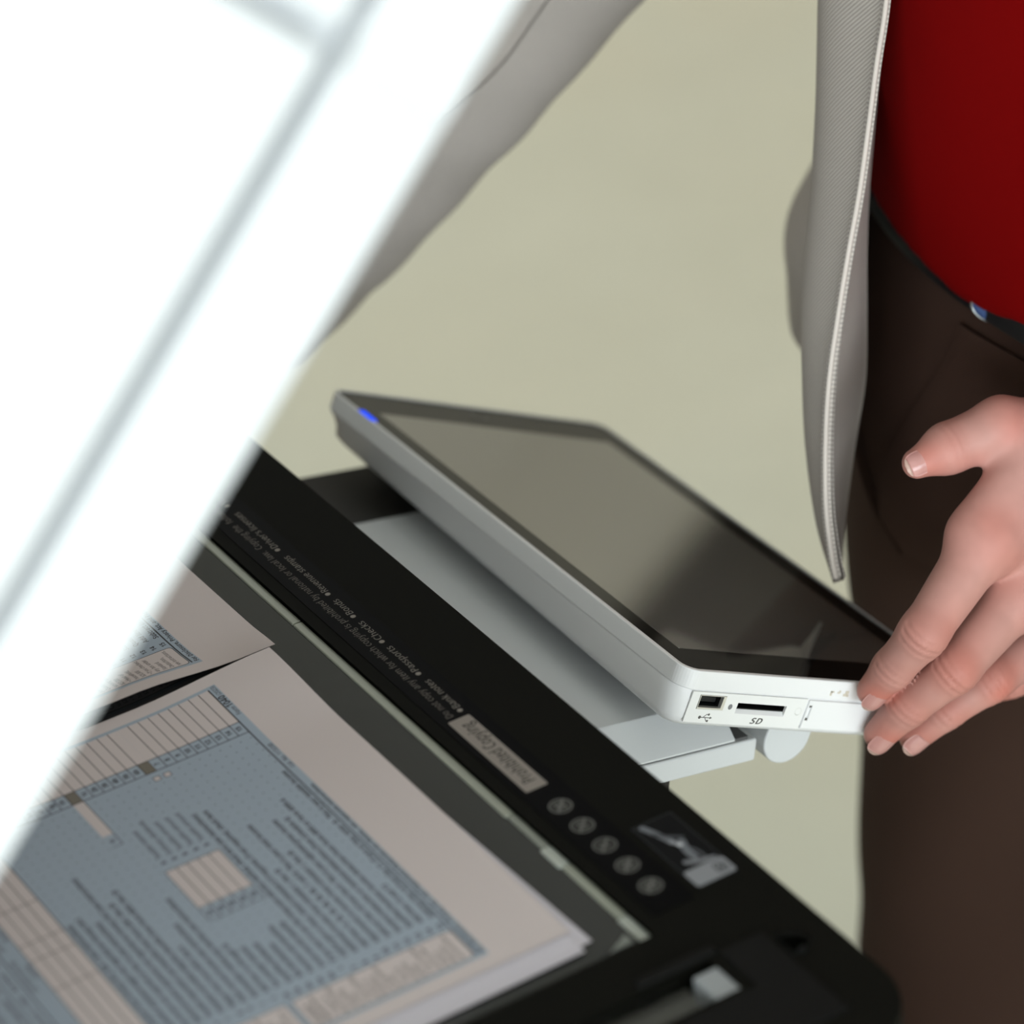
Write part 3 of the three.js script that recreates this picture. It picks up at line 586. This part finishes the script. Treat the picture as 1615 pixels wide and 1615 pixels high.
// ---------------------------------------------------------------- the person
const person = group('person', scene, [-0.04, 0, 0.46]);
tag(person, 'person in red shirt, open beige jacket and brown trousers gripping the touch panel', 'person');
const PO = [-0.04, 0, 0.46];
const addPart = (name, geo, m, parent = person) => { const g = geo.clone(); g.translate(-PO[0], -PO[1], -PO[2]); return mesh(name, g, m, parent); };
const HAND = {
  index: [[-0.083, 0.9401, 0.294, 0.0118], [-0.092, 0.9168, 0.256, 0.0093], [-0.084, 0.9001, 0.2472, 0.0079], [-0.0785, 0.8893, 0.2416, 0.0063]],
  middle: [[-0.088, 0.9138, 0.3074, 0.0118], [-0.096, 0.8975, 0.2676, 0.0093], [-0.086, 0.8812, 0.2526, 0.0081], [-0.079, 0.8677, 0.2441, 0.0064]],
  ring: [[-0.083, 0.8849, 0.3309, 0.011], [-0.09, 0.8796, 0.2903, 0.0087], [-0.084, 0.8694, 0.2727, 0.0075], [-0.0785, 0.8589, 0.2611, 0.0062]],
  pinky: [[-0.074, 0.8622, 0.3551, 0.010], [-0.076, 0.8617, 0.3281, 0.0078], [-0.070, 0.8566, 0.3167, 0.0067], [-0.064, 0.8515, 0.3095, 0.0056]],
  thumb: [[-0.074, 0.9651, 0.337, 0.0145], [-0.066, 0.9748, 0.3153, 0.0112], [-0.060, 0.9701, 0.2934, 0.0098], [-0.058, 0.9677, 0.2805, 0.0060]],
};
const WR = [[-0.086, 0.9576, 0.3636, 0.023], [-0.082, 0.9361, 0.3691, 0.022]], FO = [-0.18, 1.03, 0.425, 0.034];
function crease(x, y, z, j, dir, w, amp) { const t = (x - j[0]) * dir.x + (y - j[1]) * dir.y + (z - j[2]) * dir.z; const e = Math.exp(-(t * t) / (w * w)); return amp * e * (0.55 + 0.45 * Math.cos(t * 2 * Math.PI / 0.0032)); }
const dirs = {}; for (const k in HAND) dirs[k] = HAND[k].slice(1).map((b, i) => V(b[0] - HAND[k][i][0], b[1] - HAND[k][i][1], b[2] - HAND[k][i][2]).normalize());
function finger(x, y, z, k) {
  const f = HAND[k]; let d = cap(x, y, z, f[0], f[1]);
  // phalanges slightly waisted between the joints
  d = smin(d, cap(x, y, z, f[1], f[2]), 0.004); d = smin(d, cap(x, y, z, f[2], f[3]), 0.003);
  for (const [j, a] of k === 'thumb' ? [[2, 0.00022]] : [[1, 0.0005], [2, 0.00035]]) {
    const c = f[j], r2 = (x - c[0]) ** 2 + (y - c[1]) ** 2 + (z - c[2]) ** 2;
    if (r2 < 0.0004 && x < c[0] + 0.002) d += crease(x, y, z, c, dirs[k][j], 0.0045, a);
  }
  return d;
}
function handF(x, y, z) {
  let palm = cap(x, y, z, WR[0], HAND.index[0]);
  palm = smin(palm, cap(x, y, z, WR[0], HAND.middle[0]), 0.012);
  palm = smin(palm, cap(x, y, z, WR[1], HAND.ring[0]), 0.012);
  palm = smin(palm, cap(x, y, z, WR[1], HAND.pinky[0]), 0.012);
  palm = smin(palm, cap(x, y, z, [-0.078, 0.9640, 0.3175, 0.0100], [-0.0815, 0.9445, 0.2885, 0.0095]), 0.010);
  palm = smin(palm, cap(x, y, z, WR[0], HAND.thumb[0]), 0.014);
  palm = smin(palm, cap(x, y, z, HAND.thumb[0], HAND.middle[0]) + 0.003, 0.014);
  palm = smin(palm, cap(x, y, z, WR[0], FO), 0.02);
  for (const k of ['index', 'middle', 'ring']) { const c = HAND[k][0]; palm = smin(palm, Math.hypot(x - c[0] + 0.003, y - c[1], z - c[2]) - 0.0105, 0.008); }
  let d = 1;
  for (const k of ['index', 'middle', 'ring', 'pinky']) d = smin(d, finger(x, y, z, k), 0.0016);
  d = smin(d, palm, 0.006);
  return smin(d, finger(x, y, z, 'thumb'), 0.007);
}
const red = [];
for (const k of ['index', 'middle', 'ring', 'pinky', 'thumb']) HAND[k].forEach((j, i) => red.push([j[0] - 0.004, j[1] + 0.002, j[2], i === 0 ? 0.012 : i === 3 ? 0.010 : 0.0085, [0.95, 1.0, 0.6, 0.8][i]]));
function skinCol(x, y, z) {
  let r = 0; for (const q of red) { const d2 = (x - q[0]) ** 2 + (y - q[1]) ** 2 + (z - q[2]) ** 2; r = Math.max(r, q[4] * Math.exp(-d2 / (q[3] * q[3]))); }
  const n = noise(x * 90, y * 90, z * 90) - 0.5, n2 = noise(x * 320, y * 320, z * 320) - 0.5;
  r = clamp(r * (0.8 + 0.7 * n) + 0.16 * n);
  const a = 1 + 0.08 * n2 + 0.06 * n;
  return [(0.45 - 0.01 * r) * a, (0.226 - 0.105 * r) * a, (0.190 - 0.105 * r) * a];
}
// skin: fine left hand, and the rest of the body on coarser grids, in one mesh
const SEAM = 215;
const SH = { L: [-0.21, 1.36, 0.45], R: [0.135, 1.36, 0.45] };
const elbowL = [-0.33, 1.10, 0.50, 0.042], elbowR = [0.225, 1.13, 0.33, 0.043], wristR = [0.318, 0.915, 0.175, 0.027];
function bodyF(x, y, z) {
  let d = ell(x, y, z, [-0.03, 1.12, 0.465], [0.125, 0.30, 0.085]);
  d = smin(d, cap(x, y, z, [SH.L[0] + 0.03, 1.355, 0.45, 0.05], [SH.R[0] - 0.03, 1.355, 0.45, 0.05]), 0.06);
  d = smin(d, cap(x, y, z, [-0.035, 1.38, 0.44, 0.055], [-0.035, 1.50, 0.40, 0.052]), 0.04);
  for (const s of [-1, 1]) {
    const hx = s < 0 ? -0.122 : 0.036, kx = s < 0 ? -0.150 : 0.068;
    d = smin(d, cap(x, y, z, [hx, 0.88, 0.457, 0.083], [kx, 0.48, 0.45, 0.055]), 0.05);
    d = smin(d, cap(x, y, z, [kx, 0.48, 0.45, 0.055], [kx, 0.09, 0.49, 0.036]), 0.02);
  }
  d = smin(d, cap(x, y, z, [...SH.L, 0.05], elbowL), 0.03); d = smin(d, cap(x, y, z, elbowL, FO), 0.02);
  d = smin(d, cap(x, y, z, [...SH.R, 0.05], elbowR), 0.03); d = smin(d, cap(x, y, z, elbowR, wristR), 0.02);
  return d;
}
const HC = [-0.035, 1.60, 0.36];
function headF(x, y, z) {   // the face looks down at the machine (towards -z)
  const a = -24 * D, py = y - HC[1], pz = z - HC[2], X = x - HC[0], Y = py * Math.cos(a) - pz * Math.sin(a), Z = py * Math.sin(a) + pz * Math.cos(a);
  let d = ell(X, Y, Z, [0, 0.025, 0.012], [0.075, 0.088, 0.095]);
  d = smin(d, ell(X, Y, Z, [0, -0.045, -0.022], [0.056, 0.068, 0.062]), 0.03);
  d = smin(d, cap(X, Y, Z, [0, 0.012, -0.083, 0.007], [0, -0.024, -0.101, 0.012]), 0.012);
  d = smin(d, ell(X, Y, Z, [0, -0.058, -0.079], [0.025, 0.007, 0.010]), 0.006);
  d = smin(d, ell(X, Y, Z, [0, -0.096, -0.062], [0.022, 0.017, 0.02]), 0.015);
  for (const s of [-1, 1]) {
    d = -smin(-d, ell(X, Y, Z, [s * 0.032, 0.004, -0.093], [0.019, 0.011, 0.015]), 0.012);
    d = smin(d, ell(X, Y, Z, [s * 0.032, 0.003, -0.071], [0.012, 0.011, 0.012]), 0.004);
    d = smin(d, ell(X, Y, Z, [s * 0.077, -0.005, 0.015], [0.011, 0.032, 0.020]), 0.006);
  }
  return smin(d, cap(x, y, z, [-0.035, 1.42, 0.43, 0.056], [-0.035, 1.53, 0.39, 0.052]), 0.025);
}
const RH = { c: wristR, palm: [0.345, 0.845, 0.150, 0.019] };
function rightHandF(x, y, z) {
  let d = cap(x, y, z, [...wristR.slice(0, 3), 0.025], RH.palm);
  d = smin(d, cap(x, y, z, [0.335, 0.86, 0.165, 0.016], [0.33, 0.845, 0.14, 0.016]), 0.012);
  for (let i = 0; i < 4; i++) {
    const o = (i - 1.5) * 0.017, k = [0.92, 1, 0.95, 0.78][i];
    const a = [0.347 + o * 0.5, 0.838, 0.152 + o * 0.86, 0.0098], b = [a[0] + 0.012, a[1] - 0.042 * k, a[2] - 0.006, 0.0086], c = [b[0] + 0.002, b[1] - 0.025 * k, b[2] - 0.010, 0.0075], e = [c[0] - 0.003, c[1] - 0.02 * k, c[2] - 0.009, 0.0062];
    let f = cap(x, y, z, a, b); f = smin(f, cap(x, y, z, b, c), 0.003); f = smin(f, cap(x, y, z, c, e), 0.003);
    d = smin(d, f, 0.004);
  }
  let t = cap(x, y, z, [0.325, 0.89, 0.155, 0.013], [0.315, 0.858, 0.128, 0.0105]); t = smin(t, cap(x, y, z, [0.315, 0.858, 0.128, 0.0105], [0.313, 0.833, 0.118, 0.0075]), 0.003);
  return smin(d, t, 0.008);
}
const skinM = new THREE.MeshPhysicalMaterial({ vertexColors: true, roughness: 0.55, specularIntensity: 0.7 });
{
  const parts = [
    field(handF, [-0.125, 0.835, 0.225], [-0.025, 1.005, 0.415], 0.00125, null, skinCol),
    field(bodyF, [-0.42, 0.04, 0.15], [0.36, 1.56, 0.60], 0.012, null, () => [0.48, 0.25, 0.21]),
    field(headF, [-0.14, 1.42, 0.22], [0.07, 1.73, 0.50], 0.004, null, skinCol),
    field(rightHandF, [0.28, 0.73, 0.09], [0.40, 0.95, 0.22], 0.003, null, skinCol),
  ];
  addPart('body', mergeGeometries(parts), skinM).userData.label = 'bare left hand with reddened knuckles';
  // nails
  const nm = mat(0.46, 0.225, 0.20, 0.3, { clearcoat: 0.3 }), tipM = mat(0.46, 0.30, 0.245, 0.4);
  const toCam = V(-0.74, 0.53, -0.42);
  for (const [k, c, w, l, tilt] of [['index', HAND.index[3], 0.0047, 0.0064, 0], ['middle', HAND.middle[3], 0.0051, 0.0068, 0], ['ring', HAND.ring[3], 0.0050, 0.0066, 0], ['thumb', HAND.thumb[3], 0.0054, 0.0072, 0]]) {
    const d = dirs[k][2].clone(); let n = (k === 'thumb' ? V(-0.75, 0.55, -0.1) : V(-0.93, -0.05, -0.35)); n.addScaledVector(d, -n.dot(d)).normalize();
    const s = d.clone().cross(n).normalize(), r = c[3];
    const rows = [];
    for (let i = 0; i <= 14; i++) {
      const row = [], t = i / 14 * 2 - 1;
      for (let j = 0; j <= 12; j++) {
        const q = j / 12 * 2 - 1, ww = w * Math.pow(1 - Math.pow(Math.abs(t), t > 0 ? 2.2 : 4) * (t > 0 ? 0.93 : 0.6), 0.5), a = q * ww / r;
        const fall = Math.max(0, t) ** 2 * 0.0012;
        row.push(V(c[0], c[1], c[2]).addScaledVector(d, t * l * 0.74 + r * 0.20).addScaledVector(s, Math.sin(a) * (r + 0.0001)).addScaledVector(n, Math.cos(a) * (r + 0.0003) - fall));
      }
      rows.push(row);
    }
    const lower = rows.slice(12), upper = rows.slice(0, 13);
    const f = addPart('fingernail', sheet(upper, 0.0006, false, 1), nm); f.userData.label = 'pink fingernail';
    const g = sheet(lower, 0.0006, false, 1); g.translate(-PO[0], -PO[1], -PO[2]); mesh('nail_tip', g, tipM, f);
  }
}
// ---- clothes
const jacketTw = twill(0.52, 0.0070, 4), trouserTw = twill(0.5, 0.0064, 4, -1), linen = plain(0.55, 0.0056, 4);
const JACKET = lin(0.54, 0.485, 0.435);
const jacketM = new THREE.MeshPhysicalMaterial({ color: JACKET, map: jacketTw, bumpMap: jacketTw, bumpScale: 0.0003, roughness: 0.9 });
const sleeveM = new THREE.MeshPhysicalMaterial({ color: JACKET, map: linen, bumpMap: linen, bumpScale: 0.0003, roughness: 0.9 });
const trouserM = new THREE.MeshPhysicalMaterial({ color: lin(0.074, 0.040, 0.029), map: trouserTw, bumpMap: trouserTw, bumpScale: 0.0003, roughness: 0.9, specularIntensity: 0.2 });
const shirtM = mat(0.17, 0.0006, 0.0008, 0.9, { specularIntensity: 0.1 }), edgeM = new THREE.MeshPhysicalMaterial({ color: JACKET, roughness: 0.9 });
{
  // trousers
  const leg = (x, y, z, s) => {
    const h = s < 0 ? [-0.125, 0.88, 0.455, 0.104] : [0.036, 0.88, 0.444, 0.1045], k = s < 0 ? [-0.150, 0.5, 0.45, 0.080] : [0.069, 0.54, 0.441, 0.079], a = s < 0 ? [-0.150, 0.075, 0.49, 0.060] : [0.068, 0.075, 0.485, 0.060];
    return smin(cap(x, y, z, h, k), cap(x, y, z, k, a), 0.03);
  };
  const tf = (x, y, z) => {
    let d = smin(leg(x, y, z, -1), leg(x, y, z, 1), 0.03);
    d = smin(d, ell(x, y, z, [-0.03, 0.93, 0.470], [0.216, 0.17, 0.114]), 0.04);
    // soft folds
    d += 0.0022 * Math.sin(46 * (x * 0.8 - z * 0.5 + y * 0.75)) * smooth(0.95, 0.85, y) + 0.0025 * (noise(x * 16, y * 9, z * 16) - 0.5);
    return Math.max(d, y - 1.012, 0.07 - y);
  };
  const g = field(tf, [-0.29, 0.055, 0.30], [0.22, 1.03, 0.63], 0.0075, (x, y, z) => { const cx = x > -0.04 ? 0.045 : -0.14; return [Math.atan2(x - cx, -(z - 0.45)) * 0.1, y]; });
  const tr = addPart('trousers', g, trouserM); tr.userData.label = 'brown twill trousers';
  // waistband, slanted pocket facing, belt loop
  const ring = (y, k, from, to, n = 30) => { const o = []; for (let i = 0; i <= n; i++) { const a = (from + (to - from) * i / n) * D; o.push(V(-0.03 + (0.208 + k) * Math.sin(a), y, 0.470 - (0.109 + k) * Math.cos(a))); } return o; };
  const onT = (px, y, off) => { // march from the front to the trousers' surface at x, y
    let z = 0.28; for (let i = 0; i < 60; i++) { const d = tf(px, y, z); if (d < 0.0005) break; z += Math.max(d * 0.7, 0.0006); } return V(px, y, z - off);
  };
  const facing = []; for (let i = 0; i <= 16; i++) { const t = i / 16, y = 0.972 - 0.11 * t, xe = 0.012 + 0.027 * smooth(0, 0.75, t), row = []; for (let j = 0; j <= 10; j++) row.push(onT(xe - 0.085 * j / 10, y, 0.0034)); facing.push(row); }
  const fg = sheet(facing, 0.0014, false, -1); fg.translate(-PO[0], 0, -PO[2]); mesh('pocket_facing', fg, trouserM, tr);
  const seam = []; for (let i = 0; i <= 20; i++) { const t = i / 20; seam.push(onT(0.088 - 0.056 * t, 0.918 - 0.056 * t, 0.0016)); }
  for (const o of [0, 0.006]) { const sg = new THREE.TubeGeometry(new THREE.CatmullRomCurve3(seam.map(p => V(p.x - o, p.y, p.z - o * 0.2))), 40, 0.0012, 6); sg.translate(-PO[0], 0, -PO[2]); mesh('side_seam', sg, trouserM, tr); }
  const belt = []; for (const y of [1.006, 0.994, 0.9815]) belt.push(ring(y, 0.0035, -90, 90));
  addPart('belt', sheet(belt, 0.003, false, -1), mat(0.006, 0.006, 0.007, 0.45)).userData.label = 'black belt';
  // rivet with a blue face on the belt
  const rv = group('belt_stud', person, [-0.0045 - PO[0], 0.9852, 0.3555 - PO[2]]); rv.rotation.set(0, 0.45, 0.6);
  mesh('stud_rim', new THREE.TorusGeometry(0.0056, 0.0007, 10, 30).scale(1, 0.6, 1), mat(0.5, 0.52, 0.5, 0.3, { metalness: 0.8 }), rv);
  mesh('stud_face', new THREE.SphereGeometry(0.0054, 20, 12).scale(1, 0.58, 0.25), mat(0.05, 0.09, 0.22, 0.35), rv);
  // shirt: hangs over the belt
  const sf = (x, y, z) => {
    const t = clamp((y - 0.95) / 0.4), cz = 0.472 - 0.040 * t;
    const rx = 0.192, rz = 0.120;
    let d = (Math.hypot((x + 0.030) / rx, (z - cz) / rz) - 1) * rz;
    d = Math.max(d, y - 1.40);
    d = smin(d, cap(x, y, z, [SH.L[0] + 0.03, 1.355, 0.445, 0.062], [SH.R[0] - 0.03, 1.355, 0.445, 0.062]), 0.04);
    d += 0.003 * Math.sin(38 * x + 14 * y) * smooth(1.2, 1.02, y) + 0.005 * (noise(x * 14, y * 7, z * 14) - 0.5);
    const hem = 0.9838 + 0.010 * smooth(0.012, -0.05, x) + 0.008 * smooth(0.02, 0.1, x);
    const inner = d + 0.006;
    return -smin(-d, y - hem, 0.007);
  };
  addPart('shirt', field(sf, [-0.33, 0.955, 0.31], [0.20, 1.45, 0.62], 0.0045, (x, y, z) => [x, y]), shirtM).userData.label = 'red shirt';

  // jacket: right side as one hanging sheet from the back, round the side, to the front edge and its turned-in facing
  const FL = [ // left fold, front edge, inner facing, from y = 1.10 down
    [[0.0555, 1.1099, 0.3241], [0.0184, 1.1211, 0.3275], [0.0625, 1.0964, 0.3618]],
    [[0.0498, 1.0865, 0.3181], [0.0144, 1.0985, 0.3193], [0.0577, 1.0728, 0.3537]],
    [[0.0441, 1.0631, 0.3118], [0.0100, 1.0757, 0.3114], [0.0525, 1.0490, 0.3461]],
    [[0.0387, 1.0395, 0.3048], [0.0057, 1.0527, 0.3033], [0.0471, 1.0249, 0.3387]],
    [[0.0338, 1.0158, 0.2969], [0.0019, 1.0296, 0.2942], [0.0410, 1.0007, 0.3322]],
    [[0.0282, 0.9918, 0.2897], [-0.0022, 1.0063, 0.2854], [0.0342, 0.9762, 0.3264]],
    [[0.0216, 0.9676, 0.2842], [-0.0067, 0.9828, 0.2770], [0.0277, 0.9515, 0.3201]],
    [[0.0144, 0.9431, 0.2793], [-0.0124, 0.9590, 0.2702], [0.0230, 0.9270, 0.3107]],
    [[0.0060, 0.9182, 0.2760], [-0.0190, 0.9349, 0.2647], [0.0180, 0.9022, 0.3017]],
    [[0.0011, 0.9057, 0.2754], [-0.0229, 0.9227, 0.2630], [0.0152, 0.8898, 0.2975]],
    [[-0.0034, 0.8955, 0.2759], [-0.0264, 0.9129, 0.2619], [0.0126, 0.8797, 0.2947]],
    [[-0.0058, 0.8899, 0.2761], [-0.0285, 0.9074, 0.2617], [0.0116, 0.8742, 0.2924]]];
  const top = [[[0.095, 1.40, 0.375], [0.0, 1.405, 0.355], [0.015, 1.40, 0.385]], [[0.085, 1.28, 0.355], [0.030, 1.285, 0.345], [0.05, 1.28, 0.372]], [[0.068, 1.18, 0.342], [0.028, 1.19, 0.342], [0.048, 1.18, 0.366]]];
  const all = [...top, ...FL].map(r => r.map(p => V(...p)));
  const cols = [];
  const rowsN = all.length;
  // hem height rises from the front corner towards the side
  const side = [[0.098, 0.350], [0.140, 0.362], [0.186, 0.405], [0.190, 0.480], [0.13, 0.588], [0.05, 0.615], [-0.03, 0.622]];
  const grid = all.map((r, i) => {
    const t = i / (rowsN - 1), out = [];
    const y = r[0].y, low = smooth(1.0, 0.945, y);
    out.push(r[2].clone(), r[1].clone(), r[0].clone());
    side.forEach(([x, z], k) => {
      const ys = Math.max(y, 0) + (1 - smooth(1.1, 1.3, y)) * 0 + (0.018 + 0.006 * k) * smooth(0.98, 0.87, y);
      const w = k === 0 ? 0.6 : k === 1 ? 0.35 : 0;
      const bump = k === 0 || k === 1 ? low : 0, sh = smooth(1.2, 1.4, y) * 0.02;
      const X = x - sh - [0.015, 0.026, 0.022, 0, 0, 0, 0][k] * (1 - low), Z = z + [-0.004, 0.022, 0.004, 0, 0, 0, 0][k] * (1 - low);
      out.push(V(X, ys, Z));
    });
    return out;
  });
  // smooth along both directions
  const fine = [];
  const colCurves = grid[0].map((_, j) => new THREE.CatmullRomCurve3(grid.map(r => r[j]), false, 'centripetal'));
  const NR = 70, NC = 64;
  for (let i = 0; i <= NR; i++) {
    const pts = colCurves.map(c => c.getPoint(i / NR));
    const a = new THREE.CatmullRomCurve3(pts.slice(1), false, 'centripetal'), row = [];
    const b0 = pts[0], b1 = pts[1];
    for (let j = 0; j < 8; j++) row.push(b0.clone().lerp(b1, j / 8));
    for (let j = 0; j <= NC; j++) {
      const t = j / NC, p = a.getPoint(t * t * 0.45 + t * 0.55);
      row.push(p);
    }
    fine.push(row);
  }
  const jk = addPart('jacket', sheet(fine.map(r => r.slice(8)), 0.0024, false, 1), jacketM);
  const lg = sheet(fine.map(r => r.slice(0, 9)), 0.0016, false, 1); lg.translate(-PO[0], 0, -PO[2]); mesh('front_facing', lg, jacketM, jk); jk.userData.label = 'open beige twill jacket';
  const within = fine.map((r, i) => r.slice(9).map((p, j0) => { const j = j0 + 9; const a = fine[Math.min(i + 1, NR)][j].clone().sub(fine[Math.max(i - 1, 0)][j]), b = r[Math.min(j + 1, r.length - 1)].clone().sub(r[j - 1]); return p.clone().addScaledVector(b.cross(a).normalize(), -0.0032); }));
  const ng = sheet(within, 0.0008, false, 1); ng.translate(-PO[0], 0, -PO[2]); mesh('lining', ng, jacketM, jk);
  // mirrored left side of the jacket
  const mir = fine.map(r => r.slice(8).map(p => { const q = p.clone(); q.x = -0.06 - q.x; const f = smooth(0.46, 0.35, q.z); q.x -= 0.085 * f; q.z += 0.05 * f; q.y += 0.03 * f * smooth(1.05, 0.87, q.y); return q; }));
  const mg = sheet(mir, 0.0024, false, -1); mg.translate(-PO[0], 0, -PO[2]); mesh('left_panel', mg, jacketM, jk);
  // yoke over the shoulders
  const yoke = field((x, y, z) => {
    const d = smin(cap(x, y, z, [SH.L[0], 1.365, 0.46, 0.076], [SH.R[0], 1.365, 0.46, 0.076]), 1, 0.01);
    return Math.max(d, 1.35 - y, Math.hypot(x + 0.035, z - 0.42) < 0.075 ? 0.075 - Math.hypot(x + 0.035, z - 0.42) : -1);
  }, [-0.31, 1.34, 0.37], [0.24, 1.46, 0.55], 0.006, (x, y, z) => [x, z]);
  yoke.translate(-PO[0], 0, -PO[2]); mesh('yoke', yoke, jacketM, jk);
  // bound front edge and stitching line
  const edge = fine.map(r => r[8]);
  const eb = new THREE.TubeGeometry(new THREE.CatmullRomCurve3(edge), 120, 0.00105, 8); eb.translate(-PO[0], 0, -PO[2]); mesh('edge_binding', eb, edgeM, jk);
  // sleeves
  const wr = (t, th) => 0.02 * Math.sin(t * 34 + 2 * Math.sin(th)) * Math.sin(th * 1 + 1) + 0.01 * Math.sin(t * 61 + th * 2);
  const sr = [[0.130, 1.385, 0.47, 0.082], [0.185, 1.25, 0.41, 0.072], [0.236, 1.098, 0.306, 0.060], [0.259, 1.031, 0.251, 0.054], [0.292, 0.964, 0.208, 0.047], [0.314, 0.918, 0.176, 0.040]]; sr.wrinkle = wr;
  const s1 = addPart('sleeve', limb(sr, 40, 90), sleeveM, person); s1.userData.label = 'beige woven jacket sleeve reaching behind the lid';
  const sl = [[-0.205, 1.385, 0.47, 0.082], [-0.29, 1.25, 0.49, 0.070], [-0.335, 1.10, 0.50, 0.062], [-0.26, 1.07, 0.465, 0.055], [-0.185, 1.035, 0.43, 0.047]]; sl.wrinkle = wr;
  addPart('sleeve', limb(sl, 32, 60), sleeveM, person);
  // sleeve seam: a fine cord along the underside, and a small row of stitches on the flap
  { const c = new THREE.CatmullRomCurve3(sr.map(p => V(p[0], p[1], p[2])), false, 'centripetal'), up = V(0.3, 1, 0.2).normalize(), pts = [];
    for (let i = 0; i <= 60; i++) {
      const t = i / 60, d = c.getTangent(t), k = t * (sr.length - 1), q = Math.min(sr.length - 2, Math.floor(k)), r = sr[q][3] + (sr[q + 1][3] - sr[q][3]) * (k - q);
      const sd = d.clone().cross(up).normalize(), u = sd.clone().cross(d).normalize(), th = SEAM * D, rr = r * (1 + wr(t, th)) - 0.0002;
      pts.push(c.getPoint(t).addScaledVector(sd, rr * Math.cos(th)).addScaledVector(u, rr * Math.sin(th)));
    }
    const g = new THREE.TubeGeometry(new THREE.CatmullRomCurve3(pts), 120, 0.0007, 6); g.translate(-PO[0], 0, -PO[2]); mesh('sleeve_seam', g, sleeveM, s1);
  }
  // shoes and hair
  const shoeM = mat(0.02, 0.018, 0.016, 0.4);
  for (const x of [-0.150, 0.068]) addPart('shoe', field((X, y, z) => Math.max(smin(ell(X, y, z, [x, 0.035, 0.42], [0.047, 0.045, 0.125]), ell(X, y, z, [x, 0.06, 0.485], [0.042, 0.065, 0.06]), 0.03), -y + 0.001), [x - 0.07, 0, 0.25], [x + 0.07, 0.14, 0.55], 0.006), shoeM);
  addPart('hair', field((x, y, z) => {
    const a = -24 * D, py = y - HC[1], pz = z - HC[2], X = x - HC[0], Y = py * Math.cos(a) - pz * Math.sin(a), Z = py * Math.sin(a) + pz * Math.cos(a);
    const d = ell(X, Y, Z, [0, 0.032, 0.018], [0.083, 0.095, 0.102]) + 0.002 * Math.sin(180 * X);
    return Math.max(d, -(Z + 0.055 - Math.max(0, Y - 0.02) * 0.2) * 1 + (Y > 0.055 ? -1 : 0), -0.055 - Y);
  }, [-0.15, 1.50, 0.21], [0.08, 1.76, 0.52], 0.005), mat(0.03, 0.018, 0.012, 0.6));
}

renderer.render(scene, camera);
